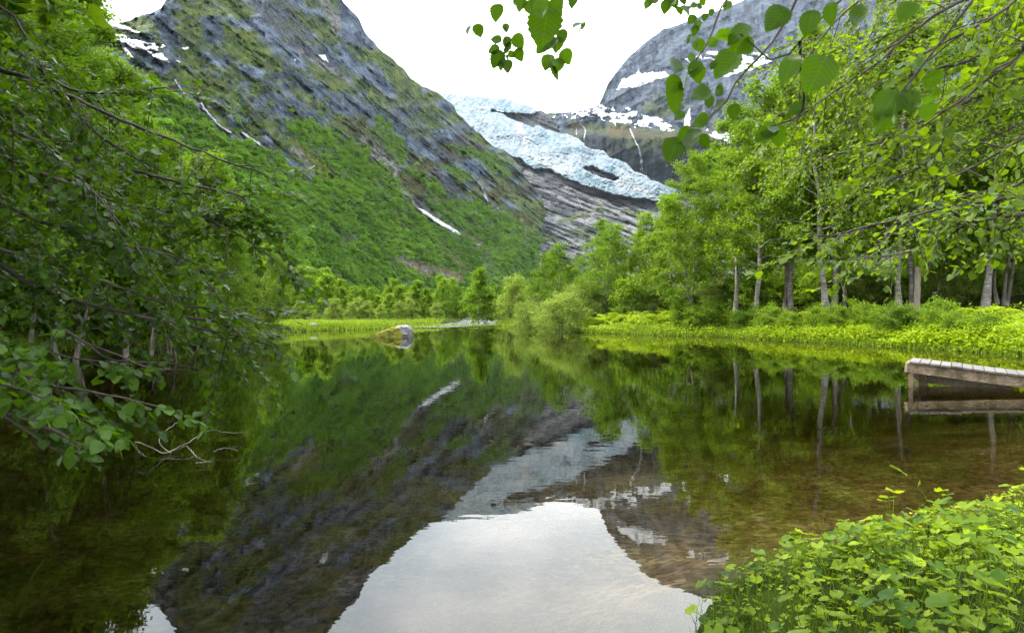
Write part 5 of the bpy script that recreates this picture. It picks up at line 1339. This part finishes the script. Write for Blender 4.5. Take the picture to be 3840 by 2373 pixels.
a3.limb([np.array((-3.6, 3.6, 1.25)), (-200, 1340, 4.0), (0, 1380, 4.0), (180, 1440, 4.0), (340, 1470, 4.0), (450, 1490, 4.0), (545, 1512, 4.0)], 0.020, 0.004, 46, **lim)
a3.limb([np.array((-3.6, 3.6, 1.35)), (-180, 1250, 4.2), (0, 1290, 4.2), (140, 1310, 4.2), (260, 1340, 4.2), (340, 1350, 4.2)], 0.020, 0.005, 40, **lim)
a3.limb([(20, 1560, 3.7), (110, 1620, 3.7), (180, 1670, 3.7), (215, 1690, 3.7)], 0.010, 0.004, 24, 0.10, (0.1, 0.22), 0.1, droop=0.3)
a3.limb([np.array((-3.55, 3.6, 1.3)), (-150, 1400, 3.6), (0, 1440, 3.6), (110, 1470, 3.6), (230, 1530, 3.6)], 0.014, 0.004, 30, **lim)
a3.finish()

# ---- right: alder with bright leaves arching in from beyond the frame
b1 = Branchy('alder_tree', 'bright leaved alder arching in with dense sunlit boughs over the bank', 'alder', (10.8, 9.5, 0.4), 'leaf_yellow', 111)
b1.trunk([np.array(v) for v in ((10.8, 9.5, 0.0), (10.4, 9.4, 3.0), (9.8, 9.2, 6.0), (9.2, 9.0, 9.0))], 0.22, 0.09)
lim = dict(twig=0.085, tl=(0.35, 0.9), start=0.15, droop=0.35, gap=0.042, lsz=(0.036, 0.06))
b1.limb([np.array((9.9, 9.2, 5.6)), (4000, -150, 8.0), (3610, 5, 7.5), (3396, 140, 7.5), (3295, 233, 7.4), (3150, 330, 7.4), (3020, 420, 7.4)], 0.05, 0.008, 60, **lim)
b1.limb([np.array((9.9, 9.2, 5.4)), (4000, 100, 8.2), (3790, 148, 8.0), (3640, 227, 8.0), (3500, 265, 8.0), (3300, 380, 8.0), (3120, 500, 8.0)], 0.05, 0.008, 60, **lim)
b1.limb([np.array((10.1, 9.3, 4.8)), (4000, 260, 8.5), (3760, 330, 8.5), (3540, 420, 8.5), (3330, 520, 8.5), (3100, 590, 8.5)], 0.045, 0.008, 60, **lim)
b1.limb([np.array((10.2, 9.3, 4.2)), (4000, 420, 8.5), (3800, 480, 8.5), (3560, 580, 8.5), (3330, 680, 8.5), (3180, 720, 8.5)], 0.04, 0.008, 60, **lim)
b1.limb([np.array((9.7, 9.2, 6.2)), (3900, -300, 8.5), (3500, -160, 8.2), (3250, -20, 8.0), (3100, 120, 8.0), (3000, 260, 8.0)], 0.05, 0.008, 60, **lim)
b1.limb([np.array((10.4, 9.4, 3.4)), (4000, 640, 9.0), (3800, 700, 9.0), (3600, 740, 9.0), (3450, 800, 9.0), (3350, 870, 9.0)], 0.035, 0.008, 50, **lim)
b1.limb([np.array((9.5, 9.1, 7.0)), (3900, -420, 9), (3700, -200, 9.0), (3450, -60, 9.0), (3300, 60, 9.0), (3240, 200, 9.0)], 0.05, 0.008, 50, **lim)
b1.finish()
b2 = Branchy('alder_tree', 'alder with yellow green near leaves on a spray above the landing stage', 'alder', (5.8, 4.2, 0.4), 'leaf_yellow', 112)
b2.trunk([np.array(v) for v in ((5.8, 4.2, 0.0), (5.5, 4.2, 2.0), (5.0, 4.0, 4.2), (4.6, 3.8, 6.0))], 0.14, 0.05)
lim = dict(twig=0.07, tl=(0.15, 0.42), start=0.2, droop=0.25, gap=0.036, lsz=(0.034, 0.056))
b2.limb([np.array((5.5, 4.2, 2.2)), (4000, 700, 4.0), (3840, 735, 3.9), (3640, 765, 3.9), (3500, 790, 3.9), (3390, 820, 3.9), (3250, 850, 3.9), (3120, 885, 3.9)], 0.018, 0.005, 50, **lim)
b2.limb([(3900, 790, 3.9), (3760, 815, 3.9), (3640, 828, 3.9), (3580, 800, 3.9)], 0.014, 0.006, 24, 0.06, (0.12, 0.35), 0.1, gap=0.036, lsz=(0.034, 0.056))
b2.limb([(3640, 830, 3.9), (3520, 900, 4.0), (3380, 950, 4.0), (3240, 970, 4.0)], 0.010, 0.004, 30, 0.06, (0.12, 0.32), 0.1, gap=0.036, lsz=(0.034, 0.056))
b2.limb([np.array((5.3, 4.1, 3.0)), (4000, 480, 3.4), (3840, 520, 3.3), (3700, 600, 3.3), (3600, 650, 3.3)], 0.016, 0.005, 40, **lim)
b2.limb([np.array((5.1, 4.0, 3.8)), (4000, 120, 3.0), (3840, 200, 2.9), (3720, 290, 2.9), (3600, 380, 2.9), (3500, 430, 2.9)], 0.018, 0.005, 40, **lim)
b2.limb([np.array((4.9, 3.9, 4.6)), (4000, -120, 3.0), (3840, -20, 2.9), (3700, 80, 2.9), (3560, 150, 2.9)], 0.018, 0.005, 40, **lim)
b2.limb([np.array((4.75, 3.9, 5.0)), np.array((3.2, 3.0, 4.7)), np.array((1.9, 2.4, 4.2)), np.array((0.8, 2.3, 3.8)), np.array((-0.1, 2.8, 3.65)), np.array((-0.9, 3.3, 3.6))], 0.035, 0.008, 50, 9, (0.02, 0.03), 2)
b2.finish()

# ---- spray of big leaves hanging in from above, right of the sky gap
c1 = Branchy('alder_branch', 'dark drooping alder branch with large toothed leaves before the domed mountain', 'branch', tuple(at(2760, -60, 2.3)), 'leaf_near', 121)
D1 = 2.3
c1.limb([np.array((0.85, 2.31, 3.8)), (2740, -80, D1), (2702, 30, D1), (2680, 100, D1), (2658, 150, D1), (2635, 190, D1), (2612, 222, D1)], 0.006, 0.003, 24, 9, (0.02, 0.03), 2)
c1.limb([np.array((1.5, 2.38, 4.05)), (3020, -80, D1), (2960, 60, D1), (2880, 180, D1), (2800, 262, D1), (2752, 320, D1), (2735, 370, D1), (2680, 425, D1), (2640, 450, D1), (2625, 480, D1)], 0.007, 0.003, 30, 9, (0.02, 0.03), 2)
for x, y, s, a, r in ((1575, 455, 150, 100, 0.5), (1715, 490, 150, 250, 0.4), (1555, 600, 170, 240, -0.3), (1560, 680, 260, 255, 1.1), (1750, 675, 190, 200, 0.2), (1840, 305, 110, 30, 0.1), (1845, 460, 70, 240, 0.4), (1940, 450, 260, 225, 0.5),
                      (1815, 720, 105, 260, 0.6), (1895, 740, 110, 200, 0.8), (1600, 825, 110, 215, 0.2), (1990, 790, 130, 260, 0.7), (1745, 850, 160, 205, -0.5), (1700, 985, 200, 225, 0.9), (1560, 1060, 210, 245, 0.3), (1640, 960, 170, 235, -0.4), (1880, 640, 110, 70, 0.3), (1780, 1000, 130, 290, 0.8), (1690, 405, 90, 60, 0.3), (2040, 290, 170, 200, 0.7), (2030, 340, 150, 215, -0.5)):
    c1.add_leaf(1700 + 0.529 * x, 0.529 * y, D1 + (hash((x, y)) % 7 - 3) * 0.02, s * 0.529 * 0.86, a, r)
for x, y, s, a in ((1700, 48, 70, 200), (1745, 40, 60, 80), (1785, 122, 55, 260), (1830, 90, 55, 270), (1692, 140, 75, 230), (1715, 215, 70, 260), (1735, 175, 60, 250), (1940, 40, 80, 240), (1510, 42, 95, 260), (1570, 15, 80, 300), (1420, 5, 80, 200), (1630, 8, 70, 280), (1660, 60, 40, 180), (1770, 8, 60, 300), (1380, 30, 70, 240)):
    c1.add_leaf(1700 + 0.529 * x, 0.529 * y, 3.2, s * 0.529, a, 0.3)
c1.limb([np.array((0.6, 2.4, 3.78)), (2560, -60, 3.2), (2600, 0, 3.2), (2608, 60, 3.2), (2602, 110, 3.2)], 0.004, 0.002, 16, 9, (0.02, 0.03), 2)
c1.limb([np.array((0.4, 2.5, 3.75)), (2420, -60, 3.2), (2480, -5, 3.2), (2520, 8, 3.2)], 0.004, 0.002, 16, 9, (0.02, 0.03), 2)
c1.finish()
c2 = Branchy('alder_branch', 'branch of very near soft leaves hanging before the leafy boughs', 'branch', tuple(at(3200, -120, 1.4)), 'leaf_near', 122)
for x, y, s, a, r, d in ((620, 520, 300, 245, 0.15, 1.35), (410, 470, 230, 235, 0.9, 1.35), (470, 775, 130, 220, 0.3, 1.6), (340, 960, 170, 265, 0.9, 1.6), (270, 930, 150, 225, 0.2, 1.6), (1120, 740, 250, 235, 0.3, 1.25), (1270, 730, 200, 265, 0.6, 1.25), (1330, 470, 150, 200, 0.4, 1.3), (1440, 560, 190, 10, 0.6, 1.25), (1430, 680, 170, 20, 1.0, 1.25), (1400, 790, 150, 280, 0.2, 1.3), (330, 130, 220, 230, 0.3, 1.2), (560, 150, 190, 250, 0.6, 1.3), (700, 90, 180, 260, 1.2, 1.25), (1250, 80, 170, 240, 0.5, 1.3), (60, 230, 200, 215, 0.6, 1.6), (100, 330, 170, 210, -0.5, 1.6), (900, 120, 200, 240, 0.5, 1.5)):
    c2.add_leaf(2740 + 0.529 * x, 0.529 * y, d, s * 0.529 * 0.9, a, r)
c2.limb([np.array((1.9, 2.4, 4.2)), np.array((1.25, 1.75, 3.2)), (3300, -160, 1.35), (3200, -40, 1.35), (3080, 60, 1.35), (2990, 170, 1.45), (2920, 240, 1.55), (2850, 200, 1.6), (2780, 130, 1.6)], 0.006, 0.002, 30, 9, (0.02, 0.03), 2)
c2.limb([(3000, 160, 1.4), (3005, 260, 1.5), (3015, 380, 1.58), (2990, 440, 1.6), (2920, 465, 1.6)], 0.004, 0.002, 24, 9, (0.02, 0.03), 2)
c2.limb([np.array((2.2, 2.5, 4.35)), np.array((1.5, 1.8, 3.3)), (3700, -100, 1.25), (3560, 100, 1.25), (3480, 240, 1.25), (3440, 320, 1.25), (3370, 360, 1.25)], 0.005, 0.002, 24, 9, (0.02, 0.03), 2)
c2.finish()
c3 = Branchy('alder_branch', 'hanging sprig of round toothed leaves against the white sky', 'branch', tuple(at(1900, -80, 3.0)), 'leaf_near', 123)
for x, y, s, a, r in ((310, 88, 135, 255, 0.4), (372, 203, 78, 270, 0.1), (303, 283, 90, 165, 0.2), (288, 352, 95, 200, 0.1), (378, 295, 85, 250, 0.3), (393, 325, 60, 280, 0.6), (462, 292, 120, 310, 0.2), (312, 415, 140, 245, 0.1), (468, 385, 100, 300, 0.2), (415, 388, 70, 320, 0.6), (385, 475, 115, 265, 0.2), (375, 360, 50, 250, 0.2)):
    c3.add_leaf(1700 + 0.529 * x, 0.529 * y, 3.0, s * 0.529 * 0.92, a, r)
c3.limb([np.array((-0.15, 2.83, 3.65)), (1890, -60, 3.0), (1898, 0, 3.0), (1904, 32, 3.0), (1896, 70, 3.0), (1897, 130, 3.0), (1893, 200, 3.0)], 0.0035, 0.0018, 24, 9, (0.01, 0.02), 2)
c3.finish()
c4 = Branchy('alder_branch', 'cluster of one very large and several small leaves against the white sky', 'branch', tuple(at(2050, -90, 1.7)), 'leaf_near', 124)
for x, y, s, a, r, d in ((650, 185, 300, 262, 0.05, 1.6), (630, 70, 190, 265, 0.5, 1.55), (545, 55, 120, 290, 0.3, 2.2), (775, 255, 105, 280, 0.3, 2.4), (690, 310, 130, 220, 0.5, 2.4), (738, 315, 110, 260, 0.2, 2.4), (670, 440, 125, 250, 0.3, 2.4), (745, 460, 112, 260, 0.1, 2.4), (803, 400, 125, 290, 0.4, 2.4), (625, 345, 100, 225, 0.1, 2.4), (740, 30, 180, 280, 0.9, 1.7), (480, 30, 110, 250, 0.4, 2.2), (850, 10, 100, 250, 0.5, 2.4), (450, 10, 90, 230, 0.2, 2.4), (700, 60, 150, 250, 0.6, 2.0), (590, 20, 120, 240, 0.2, 2.0)):
    c4.add_leaf(1700 + 0.529 * x, 0.529 * y, d, s * 0.529 * 0.92, a, r)
c4.limb([np.array((0.3, 2.55, 3.72)), (2090, -80, 2.4), (2085, 0, 2.4), (2095, 80, 2.4), (2085, 150, 2.4), (2080, 200, 2.4)], 0.004, 0.0018, 20, 9, (0.01, 0.02), 2)
c4.limb([np.array((0.45, 2.47, 3.75)), (2290, -60, 2.6), (2275, 0, 2.6), (2250, 45, 2.6), (2205, 72, 2.6)], 0.003, 0.0015, 20, 9, (0.01, 0.02), 2)
c4.limb([np.array((-0.2, 2.86, 3.64)), (1800, -60, 2.8), (1797, 0, 2.8), (1793, 50, 2.8), (1783, 70, 2.8)], 0.003, 0.0015, 20, 9, (0.01, 0.02), 2)
c4.finish()

# ------------------------------------------------------------------ dead twigs in the water
def dead_branch():
    c = at(630, 1700, 8.4)
    t = thing('dead_branch', 'bleached dead branch lying in the shallow dark water', 'branch', (c[0], c[1], 0))
    O = (c[0], c[1], 0)
    def wl_(x, y, z=0.02):      # a point on the water under that pixel, lifted by z
        d = (CAMH - z) * F / (y - HOR); return at(x, y, d)
    L = [[(505, 1658, .16), (540, 1662, .18), (590, 1690, .08), (625, 1697, .03), (700, 1672, .05)], [(505, 1658, .16), (520, 1690, .03), (550, 1712, .0)], [(640, 1697, .03), (600, 1665, .1), (610, 1625, .16), (680, 1573, .2)],
         [(625, 1697, .03), (700, 1660, .1), (750, 1630, .12), (800, 1612, .14), (850, 1622, .1), (930, 1622, .08)], [(700, 1672, .05), (750, 1720, .04), (800, 1733, .03)], [(735, 1735, .04), (800, 1725, .05)], [(800, 1690, .05), (850, 1680, .07), (890, 1690, .05)]]
    for k, p in enumerate(L):
        mb = MB(); q = smooth_line([wl_(*v) for v in p], 18); q[1:-1] += np.random.default_rng(k).normal(0, 0.006, (16, 3)); mb.tube(q, np.linspace(0.010 if k == 0 else 0.006, 0.0025, 18), 5)
        mb.build('twig', M['dead'], t, True, O)
dead_branch()
def sunken():
    for k, (p, lab) in enumerate((([(60, 2280), (110, 2180), (150, 2120), (180, 2090), (300, 2040)], 'long sunken twig curving over the dark lake bed'), ([(140, 2300), (170, 2230), (240, 2180), (300, 2160)], 'short sunken twig beside the long one on the lake bed'))):
        L = []
        for x, y in p:
            d = (CAMH + 0.22) * F / (y - HOR); q = at(x, y, d); q[2] = max(q[2], float(ground_z(q[0:1], q[1:2])[0]) + 0.02); L.append(q)
        mb = MB(); q = smooth_line(L, 24); o0 = q[0]
        mb.tube(q, np.linspace(0.012, 0.005, 24), 5)
        o = mb.build('sunken_twig', M['dead'], None, True, o0); o.location = tuple(o0)
        tag(o, lab, 'twig')
sunken()

# ------------------------------------------------------------------ near bank: herbs, grass, flowers
def round_leaf(lift, arch, seed):
    g = np.random.default_rng(seed); n = 14
    # petiole from the ground, then a kidney-shaped blade
    q = np.linspace(0, 1, 6); pet = np.stack([np.zeros(6), arch * q ** 1.5, lift * q], -1)
    mb = MB(); mb.tube(pet, 0.006 * (1 - 0.4 * q), 3)
    a = np.linspace(math.radians(-150), math.radians(150), n)
    rr = 0.155 * (1 + 0.05 * np.cos(a * 9) + 0.05 * g.normal(0, 1, n))
    tip = pet[-1]; cz = 0.02
    ring = np.stack([rr * np.sin(a), rr * np.cos(a) + 0.03, 0.03 * np.abs(np.sin(a)) - 0.05 * np.cos(a) + 0.012 * g.normal(0, 1, n)], -1)
    mid = ring * 0.5 + [0, 0, 0.012]
    V = np.vstack([[[0, 0, 0]], mid, ring]) + tip
    Fc = [[0, 1 + k, 2 + k] for k in range(n - 1)]
    mb.add(V, Fc, np.full(len(V), g.uniform(0.3, 0.8))); b = mb.n - len(V)
    mb.Fs.append(np.array([[b + 1 + k, b + 1 + n + k, b + 2 + n + k, b + 2 + k] for k in range(n - 1)]))
    return mb.mesh('round_leaf', M['herb'])
RL = [round_leaf(l, a, s) for l, a, s in ((0.5, 0.35, 1), (0.75, 0.25, 2), (0.62, 0.5, 3), (0.9, 0.2, 4), (0.4, 0.55, 5))]
def bank_pts(n, gg, dmin=0.03, box=(0.7, 6.5, 1.6, 7.2)):
    X = gg.uniform(box[0], box[1], n); Y = gg.uniform(box[2], box[3], n)
    d = sd_lake(X, Y); vis = (Y > 1.2) & (np.abs(X / Y) < 0.85)
    ok = (d > dmin) & vis
    X, Y = X[ok], Y[ok]
    return np.stack([X, Y, ground_z(X, Y)], -1), d[ok]
g = np.random.default_rng(15)
P, dd = bank_pts(1400, g)
order = np.argsort(P[:, 1] + g.uniform(0, 3.5, len(P)))
for k, i in enumerate(order[:280]):
    edge = dd[i] < 0.4
    sz_ = float(np.clip(g.normal(0.205, 0.06), 0.10, 0.38)); word = 'small' if sz_ < 0.17 else 'tall' if sz_ > 0.25 else 'middling'
    lab = word + (' round leaved marsh plant on the overhanging edge of the near bank' if edge else ' round leaved plant among the grass of the near bank')
    t = thing('marsh_plant', lab, 'plant', P[i] - [0, 0, 0.02], g.uniform(0, 6.28), sz_, word + (' marsh plants on the bank edge' if edge else ' marsh plants in the near grass'))
    for j in range(int(g.integers(5, 7))):
        o = link('leaf', RL[int(g.integers(0, 5))], t); o.rotation_euler = (g.normal(0, 0.12), g.normal(0, 0.12), g.uniform(0, 6.28)); f = g.uniform(0.6, 1.15); o.scale = (f, f, f)
P, dd = bank_pts(14000, g, 0.0)
n = len(P)
grass_object('grass', P, g.uniform(0.05, 0.24, n) * (0.4 + 0.8 * fbm(P[:, 0] * 1.5, P[:, 1] * 1.5, 5, 2)), g.uniform(0.0022, 0.005, n), g, 'fresh green grass covering the near bank', 0.9, 4, 'near_grass')
P, dd = bank_pts(8000, g, 0.02)
mb = MB(); n = len(P); Q = P.copy(); Q[:, 2] += g.uniform(0.02, 0.20, n) * (0.3 + fbm(P[:, 0] * 1.3, P[:, 1] * 1.3, 7, 2))
leaf_cloud(mb, Q, g.normal(0, 1, (n, 3)) * [1, 1, 0.3], g.normal(0, 0.35, (n, 3)) + [0, 0, 1], g.uniform(0.018, 0.045, n), LEAF4, g.uniform(0.2, 1, n))
tag(mb.build('ground_cover', M['herb'], smooth=False), 'small leaved ground cover between the grass of the near bank', 'undergrowth', kind='stuff')
# thin dry sedge hanging over the water
P, dd = bank_pts(2600, g, -0.06); sel = dd < 0.12; P = P[sel]; n = len(P); P[:, 2] = np.maximum(P[:, 2], 0.0)
grass_object('sedge', P, g.uniform(0.15, 0.38, n), g.uniform(0.0012, 0.0025, n), g, 'thin sedge blades hanging over the water at the near bank', 1.3, 4, 'near_grass')

def stalk(x, y0, y1, d, x1, label, head):
    b = at(x, y0, d); b[2] = float(ground_z(b[0:1], b[1:2])[0]) if sd_lake(b[0:1], b[1:2])[0] > 0 else 0.0
    tp = at(x1, y1, d)
    t = thing('grass_stalk' if head == 'seed' else 'buttercup', label, 'grass' if head == 'seed' else 'flower', tuple(b))
    q = np.linspace(0, 1, 12)[:, None]; L = b + (tp - b) * q + np.array([0.0, 0, 0.10]) * np.sin(q * math.pi) * (1 if head == 'seed' else 0.2)
    mb = MB(); mb.tube(L, np.linspace(0.0022, 0.001, 12), 4); mb.build('stem', M['grass'], t, True, b)
    if head == 'seed':
        mb = MB(); gg = np.random.default_rng(4); n = 60
        s = gg.uniform(0.72, 1.0, n); P = np.stack([np.interp(s, q[:, 0], L[:, k]) for k in range(3)], -1)
        leaf_cloud(mb, P, (tp - b)[None] * 1.2 + gg.normal(0, 0.15, (n, 3)), gg.normal(0, 1, (n, 3)), gg.uniform(0.014, 0.024, n), LEAF4, np.full(n, 1.0)); mb.build('seed_head', M['fern'], t, False, b)
        mb = MB(); leaf_cloud(mb, L[6:7], np.array([[0.3, 0, 0.9]]), np.array([[0.2, -1, 0.2]]), np.array([0.05]), LEAF4N, np.array([0.9])); mb.build('leaf', M['grass'], t, False, b)
    else:
        mb = MB(); n = 5; a = np.arange(n) * 1.2566
        leaf_cloud(mb, np.repeat(tp[None], n, 0), np.stack([np.cos(a), np.sin(a), np.full(n, 0.5)], -1), np.stack([-np.cos(a), -np.sin(a), np.full(n, 1.5)], -1), np.full(n, 0.014), LEAF4, np.full(n, 0.5))
        mb.build('flower', YEL, t, False, b)
YEL, _n, _l, _p = new_mat('yellow_petals'); _p.inputs['Base Color'].default_value = (0.72, 0.42, 0.01, 1); _p.inputs['Roughness'].default_value = 0.5
stalk(3560, 1990, 1750, 4.6, 3345, 'tall nodding grass stalk with a pale seed head over the water', 'seed')
for x, y0, y1, d, x1, lab in ((3430, 2000, 1925, 4.7, 3415, 'yellow buttercup on a long stem at the water side'), (3600, 1990, 1938, 4.6, 3592, 'yellow buttercup over the dense near grass'), (3460, 2010, 1975, 4.5, 3452, 'low yellow buttercup beside the long stemmed one')):
    stalk(x, y0, y1, d, x1, lab, 'flower')

# ------------------------------------------------------------------ air: thin even haze over the whole valley
def haze():
    m = bpy.data.materials.new('valley_haze'); m.use_nodes = True
    n, l = m.node_tree.nodes, m.node_tree.links; n.clear()
    out = n.new('ShaderNodeOutputMaterial'); pv = n.new('ShaderNodeVolumePrincipled')
    pv.inputs['Color'].default_value = (0.72, 0.86, 1.0, 1); pv.inputs['Density'].default_value = 0.000012; pv.inputs['Anisotropy'].default_value = 0.0
    l.new(pv.outputs[0], out.inputs['Volume'])
    mb = MB(); mb.box((0, 0, 1145), (4720, 0, 0), (0, 4720, 0), (0, 0, 1150))
    o = mb.build('haze', m, None, False); tag(o, 'thin bluish haze hanging in the valley air', 'haze', kind='stuff')
haze()
